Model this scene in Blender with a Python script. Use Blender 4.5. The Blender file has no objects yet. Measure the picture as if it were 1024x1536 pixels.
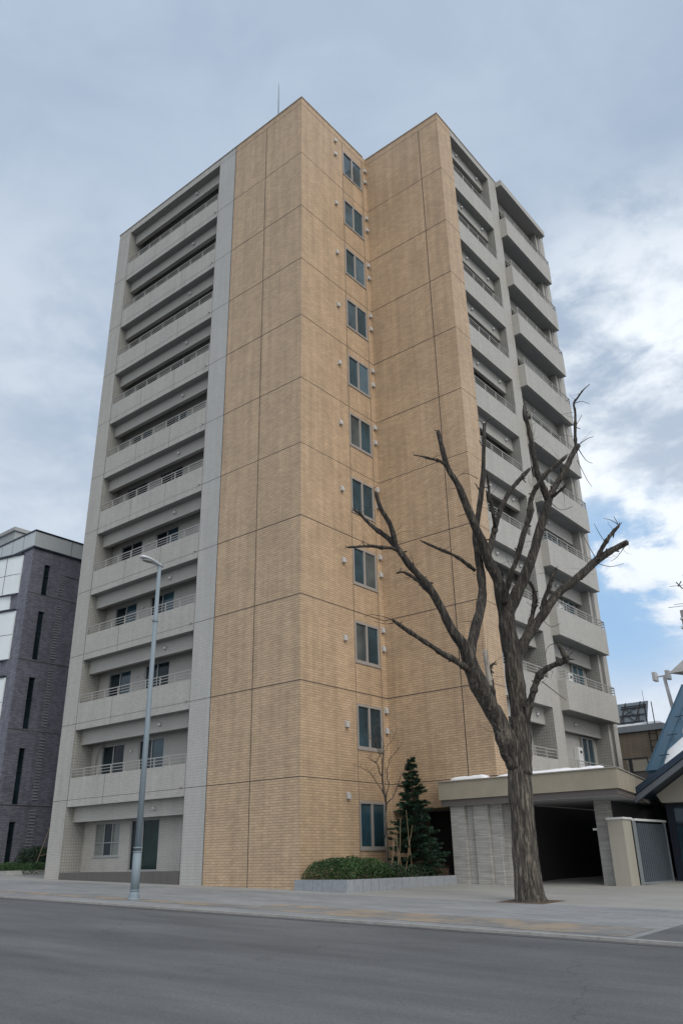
import bpy, bmesh, math, random
from mathutils import Vector, Matrix, noise
random.seed(7)
scene = bpy.context.scene
col = scene.collection
R = math.radians

# ------------------------------------------------------------------ camera
CAM = Vector((17.958, -19.7607, 0.7926))
PIT, ROL, YAW = 0.411967, -0.0202489, -0.6821107
fw = Vector((math.sin(YAW)*math.cos(PIT), math.cos(YAW)*math.cos(PIT), math.sin(PIT)))
rt = Vector((math.cos(YAW), -math.sin(YAW), 0)); up = rt.cross(fw)
r2 = math.cos(ROL)*rt + math.sin(ROL)*up; u2 = -math.sin(ROL)*rt + math.cos(ROL)*up
cd = bpy.data.cameras.new('camera'); cam = bpy.data.objects.new('camera', cd); col.objects.link(cam)
m = Matrix((r2, u2, -fw)).transposed().to_4x4(); m.translation = CAM; cam.matrix_world = m
cd.sensor_fit = 'VERTICAL'; cd.sensor_height = 36; cd.lens = 1196.22/1536*36
cd.clip_start = 0.1; cd.clip_end = 3000
scene.camera = cam

# ------------------------------------------------------------------ sky and sun
SUN_EL, SUN_AZ = R(42), R(112)      # azimuth clockwise from +Y
world = bpy.data.worlds.new('World'); scene.world = world; world.use_nodes = True
nt = world.node_tree; N = nt.nodes; Lk = nt.links
for n in list(N): N.remove(n)
def wn(t, **k):
    n = N.new(t)
    for a, b in k.items(): setattr(n, a, b)
    return n
out = wn('ShaderNodeOutputWorld'); bg = wn('ShaderNodeBackground'); Lk.new(bg.outputs[0], out.inputs[0])
bg.inputs['Strength'].default_value = 0.1
sky = wn('ShaderNodeTexSky', sky_type='NISHITA'); sky.sun_disc = False
sky.sun_elevation = SUN_EL; sky.sun_rotation = SUN_AZ; sky.air_density = 1.0; sky.dust_density = 1.5
tc = wn('ShaderNodeTexCoord'); sep = wn('ShaderNodeSeparateXYZ'); Lk.new(tc.outputs['Generated'], sep.inputs[0])
def math_(op, a, b=None, c=None, clamp=False):
    n = wn('ShaderNodeMath', operation=op); n.use_clamp = clamp
    for i, v in enumerate((a, b, c)):
        if v is None: continue
        if isinstance(v, (int, float)): n.inputs[i].default_value = v
        else: Lk.new(v, n.inputs[i])
    return n.outputs[0]
def mrange(v, a, b, c=0, d=1):
    n = wn('ShaderNodeMapRange', interpolation_type='SMOOTHSTEP'); Lk.new(v, n.inputs[0])
    for i, x in enumerate((a, b, c, d)): n.inputs[i+1].default_value = x
    return n.outputs[0]
def mixc(f, a, b):
    n = wn('ShaderNodeMix', data_type='RGBA')
    if isinstance(f, (int, float)): n.inputs[0].default_value = f
    else: Lk.new(f, n.inputs[0])
    for i, v in ((6, a), (7, b)):
        if isinstance(v, tuple): n.inputs[i].default_value = (*v, 1)
        else: Lk.new(v, n.inputs[i])
    return n.outputs[2]
zden = math_('ADD', math_('MAXIMUM', sep.outputs[2], 0.0), 0.22)
px = math_('DIVIDE', sep.outputs[0], zden); py = math_('DIVIDE', sep.outputs[1], zden)
cmb = wn('ShaderNodeCombineXYZ'); Lk.new(px, cmb.inputs[0]); Lk.new(py, cmb.inputs[1])
def wnoise(scale, detail, rough, off, stretch=(1, 1, 1), rot=0.0, dist=0.0):
    mp = wn('ShaderNodeMapping'); mp.inputs['Location'].default_value = off
    mp.inputs['Scale'].default_value = stretch; mp.inputs['Rotation'].default_value = (0, 0, rot)
    Lk.new(cmb.outputs[0], mp.inputs[0])
    t = wn('ShaderNodeTexNoise'); t.inputs['Scale'].default_value = scale
    t.inputs['Detail'].default_value = detail; t.inputs['Roughness'].default_value = rough
    t.inputs['Distortion'].default_value = dist
    Lk.new(mp.outputs[0], t.inputs['Vector']); return t.outputs['Fac']
def lobe(d, a, b):
    v = Vector(d).normalized(); dn = wn('ShaderNodeVectorMath', operation='DOT_PRODUCT')
    Lk.new(tc.outputs['Generated'], dn.inputs[0]); dn.inputs[1].default_value = v
    return mrange(dn.outputs['Value'], math.cos(R(a)), math.cos(R(b)))
def dnoise(scale, detail, rough, off, st, dist=0.0):
    mp = wn('ShaderNodeMapping'); mp.inputs['Location'].default_value = off; mp.inputs['Scale'].default_value = st
    Lk.new(tc.outputs['Generated'], mp.inputs[0])
    t = wn('ShaderNodeTexNoise'); t.inputs['Scale'].default_value = scale; t.inputs['Detail'].default_value = detail
    t.inputs['Roughness'].default_value = rough; t.inputs['Distortion'].default_value = dist
    Lk.new(mp.outputs[0], t.inputs['Vector']); return t.outputs['Fac']
n_big = dnoise(1.9, 4, .5, (3.1, 1.7, 0), (1, 1, 1.5), .3)
n_mid = dnoise(5.0, 9, .55, (0.4, 5.2, .3), (1, 1, 1.7), .35)
n_fine = dnoise(13, 9, .6, (7.3, 2.2, 1), (1, 1, 1.8), .3)
lift = lobe((-.20, .845, .40), 21, 5)           # thinner, sunlit cloud low on the right
low = lobe((-.30, .90, .28), 26, 6)
base = mixc(mrange(n_big, .3, .7), (3.3, 4.15, 5.35), (3.95, 4.75, 5.85))
base = mixc(math_('MULTIPLY', mrange(n_mid, .38, .68), .36), base, (4.9, 5.7, 6.8))
puff = math_('ADD', math_('MULTIPLY', n_mid, .62), math_('MULTIPLY', n_fine, .38))
bright = math_('MULTIPLY', lift, mrange(puff, .39, .58), clamp=True)
cloud = mixc(bright, base, (8.3, 8.8, 9.3))
hor = mrange(sep.outputs[2], .55, .1)
cloud = mixc(math_('MULTIPLY', hor, .55), cloud, (7.4, 7.9, 8.6))
left_ = lobe((-.83, .40, .38), 24, 5)
cloud = mixc(math_('MULTIPLY', left_, math_('MULTIPLY', mrange(puff, .36, .62), .6)), cloud, (6.3, 6.9, 7.6))
hole = lobe((-.322, .90, .29), 8.5, 2.5)
hmask = math_('MULTIPLY', hole, mrange(puff, .56, .47), clamp=True)
clear = mixc(.75, sky.outputs[0], (2.9, 5.1, 7.9))
final = mixc(math_('MULTIPLY', hmask, .85), cloud, clear)
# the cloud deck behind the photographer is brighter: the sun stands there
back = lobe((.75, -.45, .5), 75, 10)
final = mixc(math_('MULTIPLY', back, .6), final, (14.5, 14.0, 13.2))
dk = mrange(sep.outputs[2], 0.0, -0.03)
final = mixc(dk, final, (1.2, 1.25, 1.3))
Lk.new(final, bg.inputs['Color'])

sd = bpy.data.lights.new('sun', 'SUN'); sd.energy = 1.15; sd.angle = R(28); sd.color = (1, .95, .88)
sun = bpy.data.objects.new('sun', sd); col.objects.link(sun)
sdir = Vector((math.sin(SUN_AZ)*math.cos(SUN_EL), math.cos(SUN_AZ)*math.cos(SUN_EL), math.sin(SUN_EL)))
sun.rotation_euler = sdir.to_track_quat('Z', 'Y').to_euler(); sun.location = (0, -20, 60)
scene.view_settings.view_transform = 'Standard'; scene.view_settings.look = 'None'
scene.view_settings.exposure = 0.24; scene.view_settings.gamma = 1

# ------------------------------------------------------------------ materials
def newmat(name):
    mt = bpy.data.materials.new(name); mt.use_nodes = True
    return mt, mt.node_tree.nodes, mt.node_tree.links, mt.node_tree.nodes['Principled BSDF']
def nd(nodes, t, **k):
    n = nodes.new(t)
    for a, b in k.items(): setattr(n, a, b)
    return n
def plain(name, c, rough=.6, metal=0.0, var=.12, scale=3.0, bump=0.0, bscale=40.0, streak=False, spec=.5):
    mt, n, l, b = newmat(name)
    g = nd(n, 'ShaderNodeNewGeometry'); mp = nd(n, 'ShaderNodeMapping')
    mp.inputs['Scale'].default_value = (1, 1, .12) if streak else (1, 1, 1)
    l.new(g.outputs['Position'], mp.inputs[0])
    t = nd(n, 'ShaderNodeTexNoise'); t.inputs['Scale'].default_value = scale; t.inputs['Detail'].default_value = 7
    t.inputs['Roughness'].default_value = .62; l.new(mp.outputs[0], t.inputs['Vector'])
    r = nd(n, 'ShaderNodeMapRange'); r.inputs[1].default_value = .25; r.inputs[2].default_value = .75
    r.inputs[3].default_value = 1-var; r.inputs[4].default_value = 1+var; l.new(t.outputs['Fac'], r.inputs[0])
    v = nd(n, 'ShaderNodeVectorMath', operation='SCALE'); v.inputs[0].default_value = c; l.new(r.outputs[0], v.inputs['Scale'])
    l.new(v.outputs[0], b.inputs['Base Color'])
    b.inputs['Roughness'].default_value = rough; b.inputs['Metallic'].default_value = metal
    b.inputs['Specular IOR Level'].default_value = spec
    if bump:
        t2 = nd(n, 'ShaderNodeTexNoise'); t2.inputs['Scale'].default_value = bscale; t2.inputs['Detail'].default_value = 6
        l.new(g.outputs['Position'], t2.inputs['Vector'])
        bp = nd(n, 'ShaderNodeBump'); bp.inputs['Strength'].default_value = bump; bp.inputs['Distance'].default_value = .02
        l.new(t2.outputs['Fac'], bp.inputs['Height']); l.new(bp.outputs[0], b.inputs['Normal'])
    return mt
def tile(name, c1, c2, mortar, w, h, ms=.008, offset=.5, rough=.55, plainc=None, var=.14, bump=.5, slab=None, bias=0.0, bedc=0.0, weave=.04):
    """small facade tiles laid in world metres on any upright face; level faces stay plain"""
    mt, n, l, b = newmat(name)
    g = nd(n, 'ShaderNodeNewGeometry'); s = nd(n, 'ShaderNodeSeparateXYZ'); l.new(g.outputs['Position'], s.inputs[0])
    a = nd(n, 'ShaderNodeMath', operation='ADD'); l.new(s.outputs[0], a.inputs[0]); l.new(s.outputs[1], a.inputs[1])
    c = nd(n, 'ShaderNodeCombineXYZ'); l.new(a.outputs[0], c.inputs[0]); l.new(s.outputs[2], c.inputs[1])
    br = nd(n, 'ShaderNodeTexBrick', offset=offset, squash=1.0); l.new(c.outputs[0], br.inputs['Vector'])
    br.inputs['Scale'].default_value = 1; br.inputs['Brick Width'].default_value = w; br.inputs['Row Height'].default_value = h
    br.inputs['Mortar Size'].default_value = ms; br.inputs['Mortar Smooth'].default_value = .2; br.inputs['Bias'].default_value = bias
    br.inputs['Color1'].default_value = (*c1, 1); br.inputs['Color2'].default_value = (*c2, 1); br.inputs['Mortar'].default_value = (*mortar, 1)
    # horizontal bed joints read darker than the short upright ones; tiles vary along the course
    dv = nd(n, 'ShaderNodeMath', operation='DIVIDE'); l.new(s.outputs[2], dv.inputs[0]); dv.inputs[1].default_value = h
    fr = nd(n, 'ShaderNodeMath', operation='FRACT'); l.new(dv.outputs[0], fr.inputs[0])
    bed = nd(n, 'ShaderNodeMapRange'); l.new(fr.outputs[0], bed.inputs[0]); bed.inputs[1].default_value = .0; bed.inputs[2].default_value = .26; bed.inputs[3].default_value = 1-bedc; bed.inputs[4].default_value = 1.0
    mpw = nd(n, 'ShaderNodeMapping'); mpw.inputs['Scale'].default_value = (1.1, 6.0, 1); l.new(c.outputs[0], mpw.inputs[0])
    tw_ = nd(n, 'ShaderNodeTexNoise'); tw_.inputs['Scale'].default_value = 2.2; tw_.inputs['Detail'].default_value = 6; tw_.inputs['Roughness'].default_value = .75; l.new(mpw.outputs[0], tw_.inputs['Vector'])
    wv_ = nd(n, 'ShaderNodeMapRange'); l.new(tw_.outputs['Fac'], wv_.inputs[0]); wv_.inputs[1].default_value = .3; wv_.inputs[2].default_value = .7; wv_.inputs[3].default_value = 1-weave; wv_.inputs[4].default_value = 1+weave
    bw = nd(n, 'ShaderNodeMath', operation='MULTIPLY'); l.new(bed.outputs[0], bw.inputs[0]); l.new(wv_.outputs[0], bw.inputs[1])
    t = nd(n, 'ShaderNodeTexNoise'); t.inputs['Scale'].default_value = .7; t.inputs['Detail'].default_value = 8; t.inputs['Roughness'].default_value = .7
    l.new(g.outputs['Position'], t.inputs['Vector'])
    # long soft rain streaks down the wall
    mp = nd(n, 'ShaderNodeMapping'); mp.inputs['Scale'].default_value = (3.2, .16, 1); l.new(c.outputs[0], mp.inputs[0])
    t3 = nd(n, 'ShaderNodeTexNoise'); t3.inputs['Scale'].default_value = 1.3; t3.inputs['Detail'].default_value = 5; l.new(mp.outputs[0], t3.inputs['Vector'])
    ad = nd(n, 'ShaderNodeMath', operation='ADD'); l.new(t.outputs['Fac'], ad.inputs[0]); l.new(t3.outputs['Fac'], ad.inputs[1])
    r = nd(n, 'ShaderNodeMapRange'); r.inputs[1].default_value = .7; r.inputs[2].default_value = 1.3
    r.inputs[3].default_value = 1-var; r.inputs[4].default_value = 1+var; l.new(ad.outputs[0], r.inputs[0])
    sn = nd(n, 'ShaderNodeSeparateXYZ'); l.new(g.outputs['Normal'], sn.inputs[0])
    ab = nd(n, 'ShaderNodeMath', operation='ABSOLUTE'); l.new(sn.outputs[2], ab.inputs[0])
    gt = nd(n, 'ShaderNodeMath', operation='GREATER_THAN'); gt.inputs[1].default_value = .6; l.new(ab.outputs[0], gt.inputs[0])
    mx = nd(n, 'ShaderNodeMix', data_type='RGBA'); l.new(gt.outputs[0], mx.inputs[0]); l.new(br.outputs['Color'], mx.inputs[6])
    mx.inputs[7].default_value = (*(plainc or c1), 1)
    v = nd(n, 'ShaderNodeVectorMath', operation='SCALE'); l.new(mx.outputs[2], v.inputs[0])
    rb = nd(n, 'ShaderNodeMath', operation='MULTIPLY'); l.new(r.outputs[0], rb.inputs[0]); l.new(bw.outputs[0], rb.inputs[1]); l.new(rb.outputs[0], v.inputs['Scale'])
    l.new(v.outputs[0], b.inputs['Base Color']); b.inputs['Roughness'].default_value = rough
    bp = nd(n, 'ShaderNodeBump', invert=True); bp.inputs['Strength'].default_value = bump; bp.inputs['Distance'].default_value = .006
    l.new(br.outputs['Fac'], bp.inputs['Height']); l.new(bp.outputs[0], b.inputs['Normal'])
    return mt
M = {}
M['beige'] = tile('beige_tile', (.515, .374, .243), (.43, .31, .203), (.32, .236, .157), .24, .084, .007, plainc=(.42, .33, .23), var=.17, bedc=.42, weave=.09)
M['grey'] = tile('grey_tile', (.43, .42, .39), (.38, .372, .347), (.28, .275, .26), .15, .062, .007, plainc=(.27, .27, .262), var=.09, bump=.3)
M['cool'] = tile('cool_grey_tile', (.44, .435, .412), (.40, .397, .378), (.31, .31, .30), .10, .10, .009, offset=0.0, plainc=(.3, .31, .315), var=.08, rough=.35, bump=.3)
M['reveal'] = tile('reveal_tile', (.31, .31, .29), (.28, .28, .265), (.20, .20, .19), .115, .115, .012, offset=0.0, plainc=(.27, .27, .26), var=.1)
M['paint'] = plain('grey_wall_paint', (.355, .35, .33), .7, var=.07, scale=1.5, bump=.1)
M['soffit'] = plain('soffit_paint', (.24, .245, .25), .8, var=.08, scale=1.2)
M['joint'] = plain('joint_sealant', (.055, .047, .042), .8)
M['rail'] = plain('railing_metal', (.33, .325, .31), .5, .1, var=.06)
M['frame'] = plain('window_frame_bronze', (.33, .31, .295), .45, .1, var=.05)
M['alu'] = plain('window_frame_aluminium', (.33, .34, .34), .4, .3, var=.05)
M['white'] = plain('white_metal', (.62, .63, .64), .45, var=.05)
M['vent'] = plain('vent_metal', (.52, .53, .54), .4, .3, var=.08)
M['black'] = plain('black_steel', (.025, .026, .03), .5, .2)
M['plinth'] = plain('plinth_concrete', (.105, .10, .095), .8, var=.15, streak=True, bump=.2)
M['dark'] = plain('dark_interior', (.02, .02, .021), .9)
M['cap'] = plain('roof_edge_metal', (.36, .33, .29), .5, .3, var=.1)
def glass(name, c, rough=.04, curt=None, spec=.5):
    mt, n, l, b = newmat(name)
    g = nd(n, 'ShaderNodeNewGeometry')
    t = nd(n, 'ShaderNodeTexNoise'); t.inputs['Scale'].default_value = .6; t.inputs['Detail'].default_value = 3; l.new(g.outputs['Position'], t.inputs['Vector'])
    cr = nd(n, 'ShaderNodeValToRGB'); cr.color_ramp.elements[0].position = .35; cr.color_ramp.elements[1].position = .65
    cr.color_ramp.elements[0].color = (*[x*.55 for x in c], 1); cr.color_ramp.elements[1].color = (*(curt or [x*1.4 for x in c]), 1)
    l.new(t.outputs['Fac'], cr.inputs[0]); l.new(cr.outputs[0], b.inputs['Base Color'])
    b.inputs['Roughness'].default_value = rough; b.inputs['Specular IOR Level'].default_value = spec
    t2 = nd(n, 'ShaderNodeTexNoise'); t2.inputs['Scale'].default_value = 1.7; l.new(g.outputs['Position'], t2.inputs['Vector'])
    bp = nd(n, 'ShaderNodeBump'); bp.inputs['Strength'].default_value = .05; bp.inputs['Distance'].default_value = .05
    l.new(t2.outputs['Fac'], bp.inputs['Height']); l.new(bp.outputs[0], b.inputs['Normal'])
    return mt
M['glass'] = glass('window_glass', (.012, .022, .027), spec=.16)
M['glass_teal'] = glass('window_glass_teal', (.026, .060, .080), spec=.42)
M['glass_sky_reflection'] = glass('window_glass_sky_reflection', (.06, .105, .135), spec=.5)  # paler blue base colour paints in the sky reflected by upper panes
M['glass_blind'] = glass('window_glass_blind', (.05, .075, .085), spec=.4, curt=(.13, .15, .15))
M['glass_green'] = glass('door_glass_green', (.012, .030, .024), spec=.14)
M['curtain'] = plain('curtain_behind_glass', (.17, .19, .175), .25, var=.15, scale=9)
M['panel_glass'] = plain('pale_wall_panel', (.70, .76, .79), .18, .05, var=.05, scale=.7)
M['brick_dark'] = tile('charcoal_brick', (.195, .20, .245), (.115, .12, .152), (.075, .078, .095), .22, .075, .009, plainc=(.08, .08, .09), var=.22)
M['band'] = plain('parapet_panel', (.47, .51, .53), .4, .1, var=.06)
M['navy'] = plain('navy_metal', (.016, .022, .036), .45, .2, var=.1)
M['slotglass'] = glass('slot_glass', (.012, .022, .028), spec=.3)
M['pole'] = plain('galvanised_paint', (.19, .24, .28), .65, .0, var=.10, scale=5, streak=True)
M['lens'] = plain('lamp_lens', (.22, .22, .22), .2, var=.1)
M['kerb'] = plain('kerb_stone', (.30, .30, .29), .85, var=.2, scale=6, bump=.3)
M['snow'] = plain('snow', (.82, .84, .88), .6, var=.03, scale=6, bump=.5, bscale=14)
M['snow_old'] = plain('settled_snow', (.62, .66, .70), .7, var=.06, scale=4, bump=.5, bscale=9)
M['fascia'] = plain('stone_fascia_panel', (.305, .272, .21), .6, var=.12, scale=1.8, bump=.1)
M['beam'] = plain('brown_beam', (.115, .10, .095), .6, var=.1)
M['canopy_soffit'] = plain('canopy_soffit', (.30, .305, .31), .7, var=.05)
M['pierstone'] = plain('pier_panel', (.33, .315, .27), .7, var=.10, scale=2, bump=.15, streak=True)
M['gate'] = plain('gate_slats', (.11, .135, .16), .5, .3, var=.12)
M['gateframe'] = plain('gate_frame', (.30, .34, .37), .4, .4)
M['blue'] = plain('blue_roof_metal', (.042, .095, .145), .38, .25, var=.12, scale=2.0)
M['bluedark'] = plain('dark_blue_trim', (.018, .035, .06), .4, .2, var=.12)
M['tan'] = tile('tan_siding', (.24, .20, .155), (.21, .175, .135), (.15, .125, .10), .5, .11, .01, plainc=(.2, .17, .13), var=.12)
M['greige'] = plain('pale_board', (.40, .375, .32), .7, var=.06)
M['stonewhite'] = None
M['soil'] = plain('planter_soil', (.10, .07, .05), .95, var=.3, scale=8, bump=.8)
M['granite'] = plain('granite_block', (.27, .29, .315), .75, var=.16, scale=9, bump=.2)
M['panelsolar'] = plain('rack_panel', (.20, .235, .26), .35, .2, var=.05)
M['bamboo'] = plain('bamboo_stake', (.23, .165, .10), .7, var=.2)
M['twigbrown'] = plain('brown_twigs', (.10, .065, .045), .8, var=.25)
M['greytower'] = plain('tower_render', (.30, .31, .32), .7)
# stacked ledge stone
def ledge(name):
    mt, n, l, b = newmat(name)
    g = nd(n, 'ShaderNodeNewGeometry'); s = nd(n, 'ShaderNodeSeparateXYZ'); l.new(g.outputs['Position'], s.inputs[0])
    a = nd(n, 'ShaderNodeMath', operation='ADD'); l.new(s.outputs[0], a.inputs[0]); l.new(s.outputs[1], a.inputs[1])
    c = nd(n, 'ShaderNodeCombineXYZ'); l.new(a.outputs[0], c.inputs[0]); l.new(s.outputs[2], c.inputs[1])
    br = nd(n, 'ShaderNodeTexBrick', offset=.37); l.new(c.outputs[0], br.inputs['Vector'])
    br.inputs['Scale'].default_value = 1; br.inputs['Brick Width'].default_value = .55; br.inputs['Row Height'].default_value = .05
    br.inputs['Mortar Size'].default_value = .006; br.inputs['Bias'].default_value = -.1
    br.inputs['Color1'].default_value = (.40, .395, .375, 1); br.inputs['Color2'].default_value = (.31, .305, .29, 1); br.inputs['Mortar'].default_value = (.26, .256, .24, 1)
    mp = nd(n, 'ShaderNodeMapping'); mp.inputs['Scale'].default_value = (1.0, 9, 1); l.new(c.outputs[0], mp.inputs[0])
    t = nd(n, 'ShaderNodeTexNoise'); t.inputs['Scale'].default_value = 1.8; t.inputs['Distortion'].default_value = .5; t.inputs['Detail'].default_value = 8; l.new(mp.outputs[0], t.inputs['Vector'])
    r = nd(n, 'ShaderNodeMapRange'); r.inputs[1].default_value = .3; r.inputs[2].default_value = .7; r.inputs[3].default_value = .80; r.inputs[4].default_value = 1.14
    l.new(t.outputs['Fac'], r.inputs[0])
    v = nd(n, 'ShaderNodeVectorMath', operation='SCALE'); l.new(br.outputs['Color'], v.inputs[0]); l.new(r.outputs[0], v.inputs['Scale'])
    l.new(v.outputs[0], b.inputs['Base Color']); b.inputs['Roughness'].default_value = .8
    bp = nd(n, 'ShaderNodeBump'); bp.inputs['Strength'].default_value = .8; bp.inputs['Distance'].default_value = .03
    l.new(v.outputs[0], bp.inputs['Height']); l.new(bp.outputs[0], b.inputs['Normal'])
    return mt
M['stonewhite'] = ledge('ledge_stone')
# asphalt
def asphalt():
    mt, n, l, b = newmat('asphalt')
    g = nd(n, 'ShaderNodeNewGeometry')
    def nz(scale, det, st=(1, 1, 1), rough=.6):
        mp = nd(n, 'ShaderNodeMapping'); mp.inputs['Scale'].default_value = st; l.new(g.outputs['Position'], mp.inputs[0])
        t = nd(n, 'ShaderNodeTexNoise'); t.inputs['Scale'].default_value = scale; t.inputs['Detail'].default_value = det; t.inputs['Roughness'].default_value = rough
        l.new(mp.outputs[0], t.inputs['Vector']); return t.outputs['Fac']
    def mr(v, a, b_, c, d):
        r = nd(n, 'ShaderNodeMapRange'); l.new(v, r.inputs[0])
        for i, x in enumerate((a, b_, c, d)): r.inputs[i+1].default_value = x
        return r.outputs[0]
    def mu(a, b_):
        q = nd(n, 'ShaderNodeMath', operation='MULTIPLY'); l.new(a, q.inputs[0]); l.new(b_, q.inputs[1]); return q.outputs[0]
    f = mu(mu(mr(nz(.5, 5, (.35, 1.3, 1)), .32, .68, .72, 1.22), mu(mr(nz(95, 3), .3, .7, .70, 1.34), mr(nz(34, 5, (1, 1, 1), .75), .3, .7, .72, 1.3))), mr(nz(1.6, 6, (.2, 1.6, 1)), .35, .65, .88, 1.10))
    vo = nd(n, 'ShaderNodeTexVoronoi', feature='DISTANCE_TO_EDGE'); vo.inputs['Scale'].default_value = .16
    mp = nd(n, 'ShaderNodeMapping'); l.new(g.outputs['Position'], mp.inputs[0])
    wv = nd(n, 'ShaderNodeTexNoise'); wv.inputs['Scale'].default_value = 1.8; wv.inputs['Detail'].default_value = 6; l.new(g.outputs['Position'], wv.inputs['Vector'])
    ma = nd(n, 'ShaderNodeVectorMath', operation='MULTIPLY_ADD'); l.new(wv.outputs['Color'], ma.inputs[0]); ma.inputs[1].default_value = (.9, .9, 0); l.new(g.outputs['Position'], ma.inputs[2])
    l.new(ma.outputs[0], vo.inputs['Vector'])
    cr = mr(vo.outputs['Distance'], .0, .0035, .72, 1.0)
    f = mu(f, cr)
    v = nd(n, 'ShaderNodeVectorMath', operation='SCALE'); v.inputs[0].default_value = (.101, .107, .114); l.new(f, v.inputs['Scale'])
    l.new(v.outputs[0], b.inputs['Base Color']); b.inputs['Roughness'].default_value = .78
    bp = nd(n, 'ShaderNodeBump'); bp.inputs['Strength'].default_value = .5; bp.inputs['Distance'].default_value = .01
    l.new(nz(80, 3), bp.inputs['Height']); l.new(bp.outputs[0], b.inputs['Normal'])
    return mt
M['asphalt'] = asphalt()
def paving(name, c1, c2, mortar, w, h, var=.16, blotch=None):
    mt, n, l, b = newmat(name)
    g = nd(n, 'ShaderNodeNewGeometry')
    br = nd(n, 'ShaderNodeTexBrick', offset=.5); l.new(g.outputs['Position'], br.inputs['Vector'])
    br.inputs['Scale'].default_value = 1; br.inputs['Brick Width'].default_value = w; br.inputs['Row Height'].default_value = h
    br.inputs['Mortar Size'].default_value = .007; br.inputs['Color1'].default_value = (*c1, 1); br.inputs['Color2'].default_value = (*c2, 1); br.inputs['Mortar'].default_value = (*mortar, 1)
    mp = nd(n, 'ShaderNodeMapping'); mp.inputs['Scale'].default_value = (.35, 1.2, 1); l.new(g.outputs['Position'], mp.inputs[0])
    t = nd(n, 'ShaderNodeTexNoise'); t.inputs['Scale'].default_value = .8; t.inputs['Detail'].default_value = 8; t.inputs['Roughness'].default_value = .65; l.new(mp.outputs[0], t.inputs['Vector'])
    r = nd(n, 'ShaderNodeMapRange'); r.inputs[1].default_value = .3; r.inputs[2].default_value = .7; r.inputs[3].default_value = 1-var; r.inputs[4].default_value = 1+var; l.new(t.outputs['Fac'], r.inputs[0])
    src = br.outputs['Color']
    if blotch:
        t2 = nd(n, 'ShaderNodeTexNoise'); t2.inputs['Scale'].default_value = .9; t2.inputs['Detail'].default_value = 8; t2.inputs['Roughness'].default_value = .65; l.new(g.outputs['Position'], t2.inputs['Vector'])
        r2_ = nd(n, 'ShaderNodeMapRange'); r2_.inputs[1].default_value = .44; r2_.inputs[2].default_value = .56; r2_.inputs[4].default_value = .62; l.new(t2.outputs['Fac'], r2_.inputs[0])
        mx = nd(n, 'ShaderNodeMix', data_type='RGBA'); l.new(r2_.outputs[0], mx.inputs[0]); l.new(src, mx.inputs[6]); mx.inputs[7].default_value = (*blotch, 1); src = mx.outputs[2]
    v = nd(n, 'ShaderNodeVectorMath', operation='SCALE'); l.new(src, v.inputs[0]); l.new(r.outputs[0], v.inputs['Scale'])
    l.new(v.outputs[0], b.inputs['Base Color']); b.inputs['Roughness'].default_value = .8
    bp = nd(n, 'ShaderNodeBump', invert=True); bp.inputs['Strength'].default_value = .4; bp.inputs['Distance'].default_value = .006
    l.new(br.outputs['Fac'], bp.inputs['Height']); l.new(bp.outputs[0], b.inputs['Normal'])
    return mt
M['paving'] = paving('pavers', (.25, .26, .27), (.215, .225, .235), (.14, .145, .15), .6, .3, .22)
M['apron'] = paving('concrete_apron', (.30, .30, .285), (.27, .27, .26), (.2, .2, .19), 1.2, .6, .1)
M['tactile'] = paving('worn_guide_pavers', (.20, .205, .205), (.18, .18, .18), (.12, .12, .12), .3, .3, blotch=(.36, .275, .18))
M['ground'] = plain('ground_soil', (.14, .14, .13), .9, var=.2, scale=.3)
def leafmat(name, c1, c2, sc=2.0):
    mt, n, l, b = newmat(name)
    g = nd(n, 'ShaderNodeNewGeometry')
    t = nd(n, 'ShaderNodeTexNoise'); t.inputs['Scale'].default_value = sc; t.inputs['Detail'].default_value = 3; l.new(g.outputs['Position'], t.inputs['Vector'])
    t2 = nd(n, 'ShaderNodeTexNoise'); t2.inputs['Scale'].default_value = 31; l.new(g.outputs['Position'], t2.inputs['Vector'])
    ad = nd(n, 'ShaderNodeMath', operation='ADD'); l.new(t.outputs['Fac'], ad.inputs[0]); l.new(t2.outputs['Fac'], ad.inputs[1])
    r = nd(n, 'ShaderNodeMapRange'); r.inputs[1].default_value = .75; r.inputs[2].default_value = 1.25; l.new(ad.outputs[0], r.inputs[0])
    mx = nd(n, 'ShaderNodeMix', data_type='RGBA'); l.new(r.outputs[0], mx.inputs[0]); mx.inputs[6].default_value = (*c1, 1); mx.inputs[7].default_value = (*c2, 1)
    l.new(mx.outputs[2], b.inputs['Base Color']); b.inputs['Roughness'].default_value = .55
    return mt
M['hedge'] = leafmat('hedge_leaves', (.012, .040, .010), (.045, .105, .026))
M['needle'] = leafmat('fir_needles', (.006, .022, .013), (.026, .078, .040))
M['brownleaf'] = leafmat('brown_leaves', (.05, .04, .02), (.10, .075, .045))
M['darkbush'] = leafmat('dark_bush_leaves', (.01, .025, .012), (.025, .06, .022))
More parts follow.
